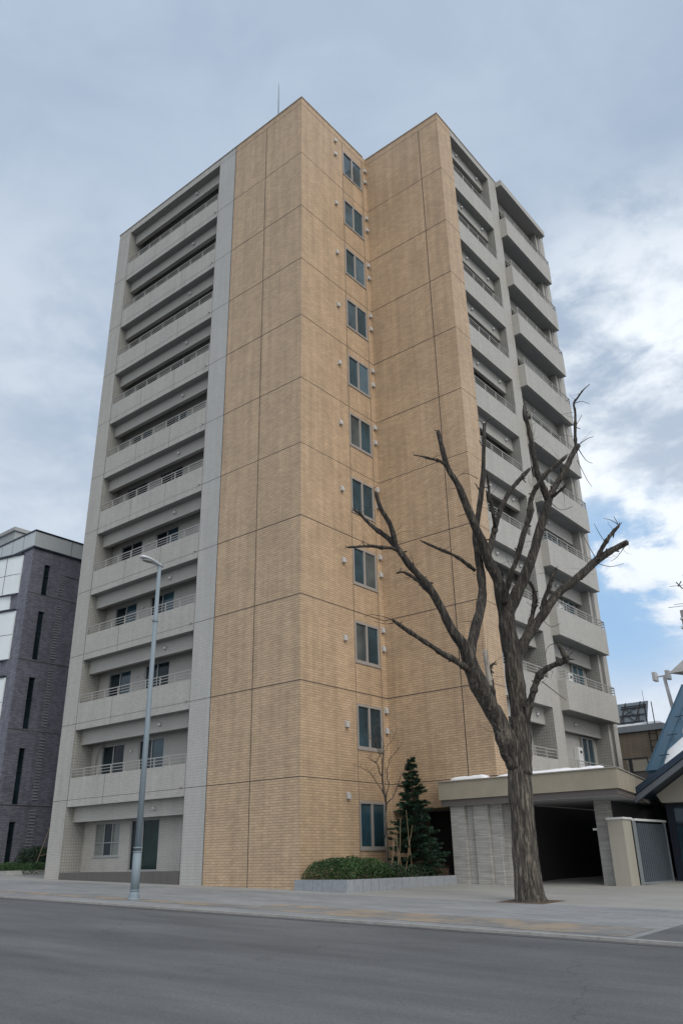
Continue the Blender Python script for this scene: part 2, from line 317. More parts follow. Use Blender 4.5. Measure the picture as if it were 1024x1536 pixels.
def bark():
    mt, n, l, b = newmat('bark')
    g = nd(n, 'ShaderNodeNewGeometry')
    mp = nd(n, 'ShaderNodeMapping'); mp.inputs['Scale'].default_value = (1, 1, .14); l.new(g.outputs['Position'], mp.inputs[0])
    t = nd(n, 'ShaderNodeTexNoise'); t.inputs['Scale'].default_value = 17; t.inputs['Detail'].default_value = 8; t.inputs['Roughness'].default_value = .7; t.inputs['Distortion'].default_value = .6
    l.new(mp.outputs[0], t.inputs['Vector'])
    t2 = nd(n, 'ShaderNodeTexNoise'); t2.inputs['Scale'].default_value = 1.4; t2.inputs['Detail'].default_value = 5; l.new(g.outputs['Position'], t2.inputs['Vector'])
    cr = nd(n, 'ShaderNodeValToRGB'); e = cr.color_ramp.elements
    e[0].position = .38; e[0].color = (.018, .016, .014, 1); e[1].position = .62; e[1].color = (.20, .175, .142, 1)
    k = cr.color_ramp.elements.new(.52); k.color = (.070, .061, .051, 1); l.new(t.outputs['Fac'], cr.inputs[0])
    # the crown's bark is darker and smoother than the furrowed trunk
    s = nd(n, 'ShaderNodeSeparateXYZ'); l.new(g.outputs['Position'], s.inputs[0])
    r = nd(n, 'ShaderNodeMapRange'); l.new(s.outputs[2], r.inputs[0]); r.inputs[1].default_value = 1.5; r.inputs[2].default_value = 7; r.inputs[3].default_value = 1.0; r.inputs[4].default_value = .50
    r2_ = nd(n, 'ShaderNodeMapRange'); l.new(t2.outputs['Fac'], r2_.inputs[0]); r2_.inputs[1].default_value = .3; r2_.inputs[2].default_value = .7; r2_.inputs[3].default_value = .7; r2_.inputs[4].default_value = 1.3
    m1 = nd(n, 'ShaderNodeMath', operation='MULTIPLY'); l.new(r.outputs[0], m1.inputs[0]); l.new(r2_.outputs[0], m1.inputs[1])
    v = nd(n, 'ShaderNodeVectorMath', operation='SCALE'); l.new(cr.outputs[0], v.inputs[0]); l.new(m1.outputs[0], v.inputs['Scale'])
    l.new(v.outputs[0], b.inputs['Base Color']); b.inputs['Roughness'].default_value = .9
    bp = nd(n, 'ShaderNodeBump'); bp.inputs['Strength'].default_value = 1.0; bp.inputs['Distance'].default_value = .05
    l.new(t.outputs['Fac'], bp.inputs['Height']); l.new(bp.outputs[0], b.inputs['Normal'])
    return mt
M['bark'] = bark()
M['barklight'] = plain('dead_pale_bark', (.27, .25, .22), .85, var=.3, scale=6, bump=.6, streak=True)

# ------------------------------------------------------------------ helpers
class MB:
    """collects boxes, quads and tubes in world metres; build() links them as ONE mesh object"""
    def __init__(s): s.v = []; s.f = []
    def quad(s, *p):
        b = len(s.v); s.v += [tuple(q) for q in p]; s.f.append(tuple(range(b, b+len(p)))); return s
    def box(s, x0, x1, y0, y1, z0, z1):
        if x0 > x1: x0, x1 = x1, x0
        if y0 > y1: y0, y1 = y1, y0
        return s.hexa([(x0,y0),(x1,y0),(x1,y1),(x0,y1)], z0, z1)
    def hexa(s, pts, z0, z1):
        """upright prism over a counter-clockwise plan; z0/z1 numbers or one per corner"""
        n = len(pts); b = len(s.v)
        zz0 = z0 if isinstance(z0, (list, tuple)) else [z0]*n; zz1 = z1 if isinstance(z1, (list, tuple)) else [z1]*n
        s.v += [(p[0], p[1], z) for p, z in zip(pts, zz0)] + [(p[0], p[1], z) for p, z in zip(pts, zz1)]
        s.f.append(tuple(b+i for i in reversed(range(n)))); s.f.append(tuple(b+n+i for i in range(n)))
        for i in range(n): j = (i+1) % n; s.f.append((b+i, b+j, b+n+j, b+n+i))
        return s
    def tube(s, pts, rad, sides=8, wob=0.0, cap=True, seed=0, flute=0.0):
        pts = [Vector(p) for p in pts]; n = len(pts)
        rads = rad if isinstance(rad, (list, tuple)) else [rad]*n
        b = len(s.v); ref = Vector((.31, .87, .13))
        t0 = (pts[1]-pts[0]).normalized()
        a = t0.cross(ref).normalized()
        for i in range(n):
            t = (pts[min(i+1, n-1)]-pts[max(i-1, 0)]).normalized()
            a = (a - t*a.dot(t)).normalized(); c = t.cross(a)
            for k in range(sides):
                th = 2*math.pi*k/sides; r = rads[i]
                d = a*math.cos(th)+c*math.sin(th)
                if wob or flute:
                    p0 = pts[i]+d*r
                    r *= 1+wob*noise.noise(p0*(2.2)+Vector((seed, 0, 0)))*1.6 + wob*.7*noise.noise(p0*7+Vector((0, seed, 0))) + flute*math.sin(th*5+seed)
                s.v.append(tuple(pts[i]+d*r))
        for i in range(n-1):
            for k in range(sides):
                j = (k+1) % sides
                s.f.append((b+i*sides+k, b+i*sides+j, b+(i+1)*sides+j, b+(i+1)*sides+k))
        if cap:
            s.f.append(tuple(b+k for k in reversed(range(sides)))); s.f.append(tuple(b+(n-1)*sides+k for k in range(sides)))
        return s
    def bar(s, p, q, w):
        return s.tube([p, q], w/2*1.2, 4)
    def build(s, name, mat, parent=None, smooth=False, bevel=0.0, loc=None):
        org = Vector(parent['org']) if parent is not None else Vector(loc or (0, 0, 0))
        me = bpy.data.meshes.new(name); me.from_pydata([(x-org.x, y-org.y, z-org.z) for x, y, z in s.v], [], s.f); me.update()
        me.materials.append(mat)
        if smooth:
            for p in me.polygons: p.use_smooth = True
        o = bpy.data.objects.new(name, me); col.objects.link(o)
        if parent is not None: o.parent = parent
        else: o.location = org
        o['org'] = tuple(org)
        if bevel:
            m_ = o.modifiers.new('bevel', 'BEVEL'); m_.width = bevel; m_.segments = 2; m_.limit_method = 'ANGLE'
        return o
def thing(name, label, cat, loc=(0, 0, 0), group=None):
    o = bpy.data.objects.new(name, None); col.objects.link(o); o.location = loc; o['org'] = tuple(loc)
    o.empty_display_size = .3
    o['label'] = label; o['category'] = cat
    if group: o['group'] = group
    return o
def tag(o, label=None, cat=None, group=None, kind=None):
    for k, v in (('label', label), ('category', cat), ('group', group), ('kind', kind)):
        if v: o[k] = v
    return o
def g(x, y):
    """the gently tilted ground: it climbs to the left and towards the tower"""
    return -.0235*max(-20, min(25, x)) + .019*max(-16, min(9, y))
# face box: face ('y', y0) looks to -Y, face ('x', x0) looks to +X; a = along, d = outward
def fb(mb, face, a0, a1, z0, z1, d0, d1):
    ax, c = face
    if ax == 'y': mb.box(a0, a1, c-d1, c-d0, z0, z1)
    else: mb.box(c+d0, c+d1, a0, a1, z0, z1)
    return mb
def fp(face, a, d, z):
    ax, c = face
    return (a, c-d, z) if ax == 'y' else (c+d, a, z)
def sheet(mb, face, a0, a1, z0, z1, holes, t):
    """wall skin with openings: front quads, and reveals t deep round every opening"""
    As = sorted({a0, a1, *[h[0] for h in holes], *[h[1] for h in holes]}); Zs = sorted({z0, z1, *[h[2] for h in holes], *[h[3] for h in holes]})
    inh = lambda a, z: any(h[0] < a < h[1] and h[2] < z < h[3] for h in holes)
    for i in range(len(As)-1):
        for j in range(len(Zs)-1):
            A, B, C_, D = As[i], As[i+1], Zs[j], Zs[j+1]
            if not inh((A+B)/2, (C_+D)/2):
                mb.quad(fp(face, A, 0, C_), fp(face, B, 0, C_), fp(face, B, 0, D), fp(face, A, 0, D))
    for (A, B, C_, D) in holes:
        mb.quad(fp(face, A, 0, C_), fp(face, B, 0, C_), fp(face, B, -t, C_), fp(face, A, -t, C_))
        mb.quad(fp(face, A, -t, D), fp(face, B, -t, D), fp(face, B, 0, D), fp(face, A, 0, D))
        mb.quad(fp(face, A, 0, C_), fp(face, A, -t, C_), fp(face, A, -t, D), fp(face, A, 0, D))
        mb.quad(fp(face, B, -t, C_), fp(face, B, 0, C_), fp(face, B, 0, D), fp(face, B, -t, D))
    return mb
def window(root, face, A, B, C_, D, d, fmat, gmat, w=.06, mull=(.5,), sill=True, half=None, transom=None, name='window', gm2=None):
    """set back d in its opening: frame with mullions, panes under it; returns the frame"""
    mb = MB()
    fb(mb, face, A, B, C_, C_+w, -d-.03, -d+.05); fb(mb, face, A, B, D-w, D, -d-.03, -d+.05)
    fb(mb, face, A, A+w, C_+w, D-w, -d-.03, -d+.05); fb(mb, face, B-w, B, C_+w, D-w, -d-.03, -d+.05)
    for q in mull:
        c = A+(B-A)*q; fb(mb, face, c-w*.55, c+w*.55, C_+w, D-w, -d-.03, -d+.045)
    if transom: fb(mb, face, A+w, B-w, transom-w*.4, transom+w*.4, -d-.03, -d+.040)
    if sill: fb(mb, face, A-.03, B+.03, C_-.05, C_-.002, -d, .035)
    f = mb.build(name, fmat, root)
    qs = [0, *mull, 1]
    for i in range(len(qs)-1):
        a = A+(B-A)*qs[i]+w*.5; b = A+(B-A)*qs[i+1]-w*.5; dd = -d + (.012 if i % 2 else -.008)
        fb(MB(), face, a, b, C_+w*.5, D-w*.5, dd-.012, dd).build('pane', (gm2 if gm2 and i % 2 else gmat), f)
    return f

# ------------------------------------------------------------------ ground, road, pavement
def strip(mb, xs, ys, dz, t=0):
    """sheet following the ground; dz = lift above g"""
    for i in range(len(xs)-1):
        for j in range(len(ys)-1):
            P_ = [(xs[i], ys[j]), (xs[i+1], ys[j]), (xs[i+1], ys[j+1]), (xs[i], ys[j+1])]
            mb.quad(*[(x, y, g(x, y)+dz) for x, y in P_])
    return mb
BX = [-600, -200, -80, -40, -20, -10, 0, 10, 25, 60, 200, 600]
KY = -6.15
ground = strip(MB(), BX, [-600, -150, -60, -30, -16, -11, KY, 0, 9, 20, 60, 200, 600], -.20).build('ground', M['ground']); tag(ground, kind='structure')
road = strip(MB(), BX, [-22, -16, -11, KY-.05], -.034).build('road', M['asphalt']); tag(road, kind='structure')
pv = strip(MB(), [-200, -80, -40, -20, -10, 0, 10, 25, 60], [KY+.06, -4.9, -3.0, -.9], .0).build('pavement', M['paving']); tag(pv, kind='structure')
ap = strip(MB(), [-200, -80, -40, -20, -10, 0, 10, 25], [-.9, 9, 24], .0).build('forecourt', M['apron']); tag(ap, kind='structure')
tact = strip(MB(), [-30, -20, -10, 0, 3], [-5.35, -4.75], .004)
for a_, b_ in ((3, 6), (6, 9), (9, 12.3)):
    ya, yb_ = [(-5.45-.05*(q-3), -4.1-.05*(q-3)) for q in (a_, b_)]
    tact.quad((a_, ya[0], g(a_, ya[0])+.004), (b_, yb_[0], g(b_, yb_[0])+.004), (b_, yb_[1], g(b_, yb_[1])+.004), (a_, ya[1], g(a_, ya[1])+.004))
tact = tact.build('guide_path', M['tactile']); tag(tact, kind='structure')
side = MB(); side.quad(*[(x, y, g(x, y)+.003) for x, y in ((12.5, KY+.06), (25, KY+.06), (25, -.9), (12.45, -.9))]); side.quad(*[(x, y, g(x, y)+.003) for x, y in ((25, KY+.06), (60, KY+.06), (60, -.9), (25, -.9))])
side = side.build('side_road', M['asphalt']); tag(side, kind='structure')
kb = MB(); x = -60.0
while x < 25:
    x1 = x+.6
    a, b_ = x+.003, x1-.003
    kb.hexa([(a, KY-.06), (b_, KY-.06), (b_, KY+.06), (a, KY+.06)], [g(a, KY)-.3]*4, [g(a, KY)+.006, g(b_, KY)+.006, g(b_, KY)+.006, g(a, KY)+.006]); x = x1
kb = kb.build('kerb', M['kerb']); tag(kb, kind='structure')
gut = strip(MB(), [-60, -20, -10, 0, 10, 25], [KY-.32, KY-.10], -.029).build('gutter', plain('gutter_concrete', (.085, .085, .087), .85, var=.3, scale=4)); tag(gut, kind='structure')
far = strip(MB(), BX, [-26, -22], 0).build('far_pavement', M['paving']); tag(far, kind='structure')

# ------------------------------------------------------------------ the tower
J = [3.28, 6.36, 9.38, 12.38, 15.38, 18.30, 21.32, 24.26, 27.20, 30.34]
TOP = 33.85
T = thing('apartment_tower', 'tall eleven storey apartment building of beige and grey tile with rows of balconies', 'apartment building', (0, 0, 0))
# window lists
F2 = ('x', 0.0)
zw = [(1.13, 2.66)] + [(j+1.12, j+2.68) for j in J]
holes2 = [(3.0, 4.5, a, b) for a, b in zw]
mb = MB()
mb.box(-4.43, -.13, 0, 16, -1, TOP); mb.box(-.13, 0, 0, .1, -1, TOP)
sheet(mb, F2, .1, 4.87, -1, TOP, holes2, .13)
mb.box(0, 4.35, 4.87, 6.05, 2.40, TOP)
mb.box(-.13, .04, 4.87, 7.4, -1, 2.40)
mb.build('beige_wall', M['beige'], T)
# ground floor entrance recess: dark inside
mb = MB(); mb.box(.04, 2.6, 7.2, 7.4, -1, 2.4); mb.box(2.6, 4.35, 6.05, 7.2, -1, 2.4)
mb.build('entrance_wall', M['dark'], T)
mb = MB(); mb.box(2.6, 4.35, 4.95, 6.05, -1, 2.40); mb.build('stone_base', M['stonewhite'], T)
# grey body
G1 = ('y', .95)
lw = [(-12.25, -10.68), (-9.72, -8.12)]
holes1 = []
for k, j in enumerate(J):
    for a, b in lw: holes1.append((a, b, j+.10, j+2.15))
holes1 += [(-12.15, -10.5, 1.12, 2.36), (-9.85, -8.05, .56, 2.42)]
mb = MB()
mb.box(-14, -4.43, 1.07, 16, -1, TOP); mb.box(0, 3.4, 6.05, 16, 2.4, TOP); mb.box(0, 3.4, 7.4, 16, -1, 2.4)
sheet(mb, G1, -12.94, -5.60, 3.0, 33.46, holes1[:-2], .12)
mb.build('recessed_wall', M['paint'], T)
mb = MB(); sheet(mb, G1, -12.94, -5.60, .55, 3.0, holes1[-2:], .12); mb.build('recessed_tile_wall', M['grey'], T)
mb = MB(); mb.box(-14, -12.94, 0, 1.07, -1, TOP); mb.box(-14, -13.99, 1.07, 16, -1, TOP)
mb.box(-12.94, -5.6, 0, 1.07, 33.46, TOP)
for j in J: mb.box(-12.94, -5.6, 0, .15, j-.27, j+.86)
mb.build('grey_wall', M['grey'], T)
mb = MB(); mb.box(-5.6, -4.43, 0, 1.07, -1, TOP); mb.build('grey_pier', M['cool'], T)
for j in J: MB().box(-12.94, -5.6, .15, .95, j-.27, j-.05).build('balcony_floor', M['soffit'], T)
mb = MB()   # tiled linings of the recess ends
mb.box(-12.94, -12.93, .0, .95, .55, 33.46)
mb.build('recess_lining', M['reveal'], T)
for k in range(11):
    top = (J[k] if k < 10 else 33.73)-.27
    dr = .58 if k < 10 else .62
    b = MB().box(-12.925, -5.605, .36, .56, top-dr, top+.0).build('balcony_beam', M['grey' if k == 0 else 'paint'], T)
mb = MB(); mb.box(-12.92, -5.62, -.03, .95, -1, .55); mb.build('plinth', M['plinth'], T)
for k, j in enumerate(J):
    for i, (a, b) in enumerate(lw):
        window(T, G1, a, b, j+.10, j+2.15, .07, M['alu'], M['glass'], .05, sill=False, name='sliding_door', gm2=M['glass_teal'] if (k*2+i) % 3 else M['glass'])
window(T, G1, -12.15, -10.5, 1.12, 2.36, .06, M['alu'], M['curtain'], .04, mull=(.36, .68), transom=1.62, gm2=M['glass'])
window(T, G1, -9.85, -8.05, .56, 2.42, .07, M['alu'], M['glass'], .06, mull=(.42,), sill=False, name='door', gm2=M['glass_green'])
# face 2 windows
gk = ['glass_teal', 'glass_teal', 'glass_blind', 'glass_teal', 'glass_teal', 'glass_blind', 'glass_teal', 'glass_sky_reflection', 'glass_teal', 'glass_sky_reflection', 'glass_sky_reflection']
gk2 = ['glass_teal', 'glass_teal', 'glass_teal', 'glass_blind', 'glass_teal', 'glass_teal', 'glass_sky_reflection', 'glass_teal', 'glass_sky_reflection', 'glass_teal', 'glass_sky_reflection']
for k, (a, b) in enumerate(zw):
    window(T, F2, 3.0, 4.5, a, b, .05, M['frame'], M[gk[k]], .085, mull=(.49,), gm2=M[gk2[k]])
# balcony railing: bars and posts
def railing(face, a0, a1, zb, d, n, ends=(False, False), depth=.3, step=None):
    mb = MB()
    for h, w in ((.34, .036), (.225, .022), (.11, .022)):
        fb(mb, face, a0, a1, zb+h-w/2, zb+h+w/2, d-(.016 if h > .3 else .006), d+(.016 if h > .3 else .006))
    for i in range(n+1):
        a = a0+.03+(a1-a0-.06)*i/n
        fb(mb, face, a-.022, a+.022, zb-.002, zb+.317, d-.014, d+.014)
    for e, a in zip(ends, (a0, a1)):
        if e:
            for h, w in ((.34, .045), (.235, .03), (.12, .03)):
                s_ = 0 if a == a0 else -.04
                fb(mb, face, a+s_, a+s_+.04, zb+h-w/2, zb+h+w/2, d-depth, d-.021)
    return mb.build('balcony_railing', M['rail'], T)
for j in J: railing(('y', 0), -12.92, -5.62, j+.86, -.022, 8)
def dome(c, r, axis, name='ventilator', mat=None):
    me_b = MB(); n = 10; rings = 5
    ax = Vector(axis); A = Vector((0, 0, 1)); B = ax.cross(A).normalized()
    pts = []
    me_b.tube([Vector(c)-ax*.0, Vector(c)+ax*.03, Vector(c)+ax*(.03+r*.55), Vector(c)+ax*(.03+r*.9), Vector(c)+ax*(.03+r)], [r*.9, r, r*.85, r*.45, r*.1], 12)
    return me_b.build(name, mat or M['vent'], T, smooth=True)
for k in range(11):
    top = (J[k] if k < 10 else 33.73)-.27
    dome((-7.7, .36, top-.30), .085, (0, -1, 0))
    if k < 10: dome((-10.2, .95, J[k]+1.78), .045, (0, -1, 0), 'ventilator', M['white'])
# small drain spouts at the right end of each parapet
for j in J:
    MB().tube([(-5.75, .0, j+.05), (-5.75, -.09, j+.03)], .028, 8).build('drain_spout', M['frame'], T)
# exterior vent hoods on face 2
def hood(face, a, z):
    mb = MB(); ax, c = face
    w = .075
    P_ = [fp(face, a-w, 0, z-.12), fp(face, a+w, 0, z-.12), fp(face, a+w, 0, z+.12), fp(face, a-w, 0, z+.12)]
    Q_ = [fp(face, a-w, .12, z-.12), fp(face, a+w, .12, z-.12), fp(face, a+w*.9, .10, z+.07), fp(face, a-w*.9, .10, z+.07)]
    b = len(mb.v); mb.v += P_+Q_
    mb.f += [(b+3, b+2, b+1, b), (b+4, b+5, b+6, b+7), (b, b+1, b+5, b+4), (b+1, b+2, b+6, b+5), (b+2, b+3, b+7, b+6), (b+3, b, b+4, b+7)]
    return mb.build('vent_hood', M['vent'], T, bevel=.012)
for k, (a, b) in enumerate(zw):
    hood(F2, 2.38, (a+b)/2-.02 if k else 2.80)
    if k == 10: hood(F2, 2.40, 33.12)
    if k:
        hood(F2, 4.72, b-.06); hood(F2, 4.72, (a+b)/2-.02)
# expansion joints: thin dark strips, proud 3 mm
mb = MB()
w = .014
for j in J+[33.48]:
    jw = w if j < 33 else .008
    mb.box(-4.43, 0.003, -.003, -.0005, j-jw, j+jw)                   # face 1 beige
    mb.box(.0005, .003, 0, 4.867, j-jw, j+jw)                        # face 2
    if j > 3.5 or True: mb.box(.003, 4.353, 4.867, 4.8695, j-jw, j+jw)  # face 3
    mb.box(4.3505, 4.353, 4.8695, 6.05, j-jw*.7, j+jw*.7)
    mb.box(-14, -12.94, -.003, -.0005, j-jw*.6, j+jw*.6); mb.box(-5.6, -4.432, -.003, -.0005, j-jw*.6, j+jw*.6)
    if j < 33:
        mb.box(-12.94, -5.6, -.003, -.0005, j-.006, j+.006)
mb.box(-2.29, -2.26, -.0055, -.003, -1, 33.48)
mb.box(-4.445, -4.415, -.0055, -.003, -1, TOP)
prev = -1
for a, b in zw+[(33.48, 33.48)]:
    for y in (2.975, 4.525):
        mb.box(.003, .0055, y-.010, y+.010, prev, a)
        if b < 33.4: mb.box(.003, .0055, y-.010, y+.010, a, b)
    prev = b
mb.box(3.25, 3.28, 4.8645, 4.867, 2.4, 33.48)
for j in J:
    for a in (-10.5, -8.05): mb.box(a-.006, a+.006, -.0055, -.003, j-.27, j+.86)
mb.box(-12.952, -12.94, -.0055, -.003, 0, TOP); mb.box(-5.6, -5.588, -.0055, -.003, 0, TOP)
mb.build('expansion_joint', M['joint'], T)
mb = MB()
mb.box(-14.03, .03, -.03, .22, TOP, TOP+.05); mb.box(-.22, .03, .22, 4.62, TOP, TOP+.05); mb.box(-.22, 4.38, 4.62+.22, 5.07, TOP, TOP+.05)
mb.box(4.13, 4.38, 5.07, 16.1, TOP, TOP+.05); mb.box(-14.03, -13.8, .22, 16, TOP, TOP+.05)
mb.build('roof_coping', M['cap'], T)

# right-hand grey facade (face 4)
F4 = ('x', 4.35)
R1 = (6.05, 9.72); R2 = (10.55, 15.04)
mb = MB()
mb.box(3.4, 4.35, R1[1], R2[0], 3.0, TOP); mb.box(3.4, 4.35, R2[1], 16.1, -1, TOP)
mb.box(3.4, 4.35, 6.05, 15.04, -1, 3.0)
mb.box(3.4, 4.35, R1[0], R1[1], 33.46, TOP); mb.box(3.4, 4.35, R2[0], R2[1], 33.46, TOP)
for j in J:
    mb.box(4.20, 4.35, R1[0], R1[1], j-.27, j+.86)
    if j > 4: mb.box(4.55, 4.70, 10.5, 15.57, j-.30, j+.89); mb.box(4.352, 4.55, 10.5, 10.65, j-.30, j+.89); mb.box(4.352, 4.55, 15.42, 15.57, j-.30, j+.89)
mb.build('side_grey_wall', M['grey'], T)
mb = MB(); mb.box(3.4, 3.7, R2[0], R2[1], 3.0, 33.46); mb.build('recessed_wall', M['paint'], T)
for k, j in enumerate(J):
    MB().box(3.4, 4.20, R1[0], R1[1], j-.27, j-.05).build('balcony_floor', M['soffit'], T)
    mb = MB().box(3.7, 4.35, R2[0], R2[1], j-.30, j-.05)
    if k: mb.box(4.35, 4.55, 10.65, 15.42, j-.299, j-.05)
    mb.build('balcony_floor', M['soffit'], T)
mb = MB(); mb.box(4.352, 4.70, 10.5, 15.57, 33.45, 33.80); mb.build('roof_slab', M['grey'], T)
mb = MB(); mb.box(3.4, 4.34, 9.705, 9.72, 3.2, 33.46); mb.box(3.7, 4.34, 15.025, 15.04, 3.0, 33.46)
mb.build('recess_lining', M['reveal'], T)
for k in range(1, 11):
    top = (J[k] if k < 10 else 33.73)-.27
    MB().box(3.83, 3.98, R1[0]+.005, R1[1]-.02, top-.62, top).build('balcony_beam', M['paint'], T)
    MB().box(3.83, 3.98, R2[0]+.005, R2[1]-.02, top-.66, top-.03).build('balcony_beam', M['paint'], T)
    for y in (7.1, 9.05): dome((3.98, y, top-.30), .08, (1, 0, 0))
    if k in (1, 2, 3, 4, 6): dome((3.98, 12.4, top-.34), .08, (1, 0, 0))
for k, j in enumerate(J):
    railing(F4, R1[0]+.02, R1[1]-.02, j+.86, -.022, 4)
    if k: railing(('x', 4.70), 10.52, 15.55, j+.89, -.022, 5, (True, True), .24)
    else: railing(F4, 10.57, 15.02, j+.62, -.04, 5)
    mbx = ('x', 3.4)
    window(T, mbx, 6.9, 8.5, j+.10, j+2.12, -.06, M['alu'], M['glass'], .05, sill=False, name='sliding_door')
    window(T, ('x', 3.7), 12.1 if k > 2 else 13.35, 14.0 if k > 2 else 14.5, j+.10, j+2.1, -.06, M['alu'], M['glass_teal'], .05, sill=False, name='sliding_door')
for k in (0, 1, 2, 3):
    j = J[k]
    b = MB().box(3.702, 3.92, 12.62, 13.05, j+.72, j+1.62).build('water_heater', M['white'], T, bevel=.015)
    MB().box(3.92, 3.935, 12.76, 12.92, j+1.38, j+1.48).build('exhaust_port', M['black'], b)
MB().box(3.705, 4.348, 10.56, 15.02, 3.0, 3.3).build('parapet', M['grey'], T)
MB().tube([(4.42, 15.25, 3.0), (4.42, 15.25, 33.4)], .035, 10).build('downpipe', M['rail'], T, smooth=True)
MB().tube([(4.41, 15.42, 3.0), (4.41, 15.42, 33.4)], .018, 6).build('downpipe', M['frame'], T, smooth=True)
MB().tube([(-2.5, 1.0, TOP), (-2.5, 1.0, 36.2), (-2.51, 1.0, 37.84)], [.04, .03, .012], 6).build('lightning_rod', M['pole'], T)

MB().tube([(-12.45, .90, 3.3), (-12.55, .86, 4.3), (-12.5, .84, 4.9), (-12.3, .80, 5.35), (-12.05, .82, 5.5)], .035, 8).build('drain_hose', M['rail'], T, smooth=True)

# ------------------------------------------------------------------ driveway canopy
C = thing('driveway_canopy', 'flat beige panelled canopy roof with snow over the dark driveway beside the tower', 'canopy', (5.4, 4.5, g(5.4, 4.5)))
ca = [(4.352, 4.5), (8.53, 4.5), (7.3, 10.6), (6.3, 15.6), (4.352, 15.6)]
front = [(2.25, 4.5), (4.352, 4.5), (4.352, 4.862), (2.25, 4.862)]
plan = [(2.25, 4.5), (8.53, 4.5), (7.3, 10.6), (6.95, 12.4), (4.725, 12.4), (4.725, 4.86), (4.36, 4.86), (2.25, 4.86)]
MB().hexa(plan, 2.60, 3.17).build('fascia', M['fascia'], C)
ins = [(2.30, 4.56), (8.46, 4.56), (7.24, 10.6), (6.9, 12.38), (4.725, 12.38), (4.725, 4.865), (4.36, 4.865), (2.30, 4.865)]
MB().hexa(ins, 2.43, 2.60).build('beam', M['beam'], C)
ins2 = [(2.34, 4.60), (8.42, 4.60), (7.2, 10.6), (6.86, 12.36), (4.725, 12.36), (4.725, 4.865), (4.36, 4.865), (2.34, 4.865)]
MB().hexa(ins2, 2.40, 2.43).build('soffit', M['canopy_soffit'], C)
capp = [(2.22, 4.46), (8.57, 4.46), (7.34, 10.6), (6.98, 12.4), (4.725, 12.4), (4.725, 4.86), (4.36, 4.86), (2.22, 4.86)]
MB().hexa(capp, 3.17, 3.20).build('roof_edge', M['cap'], C)
mb = MB()
for i in range(1, 9):
    x_ = 2.25+6.28*i/9
    mb.box(x_-.007, x_+.007, 4.497, 4.4995, 2.6, 3.17)
mb.build('panel_joint', M['cap'], C)
# ledge-stone piers: a folded wall on the left, a column on the right
mb = MB()
def wallseg(p, q, t, z0, z1):
    p = Vector(p); q = Vector(q); n = (q-p).normalized(); n = Vector((-n.y, n.x))*t
    mb.hexa([tuple(p), tuple(q), tuple(q+n), tuple(p+n)], z0, z1)
mb.box(2.55, 3.08, 4.70, 4.945, -.6, 2.40)
mb.build('stone_pier', M['stonewhite'], C)
mb = MB(); mb.box(3.085, 3.40, 4.86, 4.945, -.6, 2.40); mb.build('stone_pier', M['stonewhite'], C)
mb = MB(); mb.box(3.405, 3.92, 4.76, 4.945, -.6, 2.40); mb.build('stone_pier', M['stonewhite'], C)
mb = MB(); mb.hexa([(3.93, 4.90), (4.25, 4.90), (4.72, 6.0), (4.72, 6.2), (4.36, 6.2), (3.93, 4.945)], -.6, 2.40)
mb.build('stone_pier', M['stonewhite'], C)
mb = MB(); mb.box(6.92, 7.30, 6.30, 6.78, -.6, 2.40); mb.build('column', M['stonewhite'], C)
MB().box(6.80, 6.93, 6.26, 6.42, 1.52, 1.58).build('wall_lamp', M['white'], C)
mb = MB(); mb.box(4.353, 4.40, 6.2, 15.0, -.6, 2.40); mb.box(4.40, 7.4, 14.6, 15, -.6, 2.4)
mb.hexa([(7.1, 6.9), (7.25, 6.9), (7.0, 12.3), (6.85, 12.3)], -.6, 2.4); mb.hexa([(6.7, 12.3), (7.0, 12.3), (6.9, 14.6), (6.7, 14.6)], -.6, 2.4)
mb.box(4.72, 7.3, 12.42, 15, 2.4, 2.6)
mb.build('inner_wall', plain('garage_wall_shade', (.03, .03, .032), .8), C)  # near-black wall colour stands in for the shade deep in the driveway
d_ = MB(); d_.box(5.75, 5.80, 14.55, 14.6, .0, 1.95); d_.box(6.45, 6.50, 14.55, 14.6, .0, 1.95); d_.box(5.75, 6.5, 14.55, 14.6, 1.95, 2.0)
d_.build('door_frame', M['alu'], C)
# snow lying on the canopy and drifted against the tower
def snowpatch(name, pts, h, root=None, mat=None, loc=(0, 0, 0), seed=1, zf=None):
    """pts: plan outline (ccw); domed heap with an uneven skin"""
    bm = bmesh.new(); cx = sum(p[0] for p in pts)/len(pts); cy = sum(p[1] for p in pts)/len(pts)
    rings = [(1.0, 0), (.97, .35), (.9, .7), (.75, .92), (.5, 1.0), (.25, 1.0)]
    n_ = 0; fine = []
    for i in range(len(pts)):
        p = Vector(pts[i]); q = Vector(pts[(i+1) % len(pts)]); m_ = max(2, int((q-p).length/.18))
        fine += [p.lerp(q, t/m_) for t in range(m_)]
    rr = []
    for s_, hh in rings:
        r_ = []
        for p in fine:
            x_ = cx+(p.x-cx)*s_; y_ = cy+(p.y-cy)*s_
            k = noise.noise(Vector((x_*2.3, y_*2.3, seed)))*.5 + noise.noise(Vector((x_*6, y_*6, seed)))*.2
            z_ = (zf(x_, y_) if zf else 0)+h*hh*(1+k)
            r_.append(bm.verts.new((x_+k*.08, y_+k*.08, z_)))
        rr.append(r_)
    for a, b in zip(rr, rr[1:]):
        for i in range(len(fine)):
            j = (i+1) % len(fine); bm.faces.new((a[i], a[j], b[j], b[i]))
    bm.faces.new(rr[-1])
    me = bpy.data.meshes.new(name); bm.to_mesh(me); bm.free(); me.materials.append(mat or M['snow'])
    for p in me.polygons: p.use_smooth = True
    o = bpy.data.objects.new(name, me); col.objects.link(o); o['org'] = (0, 0, 0)
    return o
s1 = snowpatch('snow_drift', [(2.7, 4.56), (4.1, 4.54), (4.1, 4.84), (2.7, 4.84)], .12, zf=lambda x, y: 3.2, seed=2)
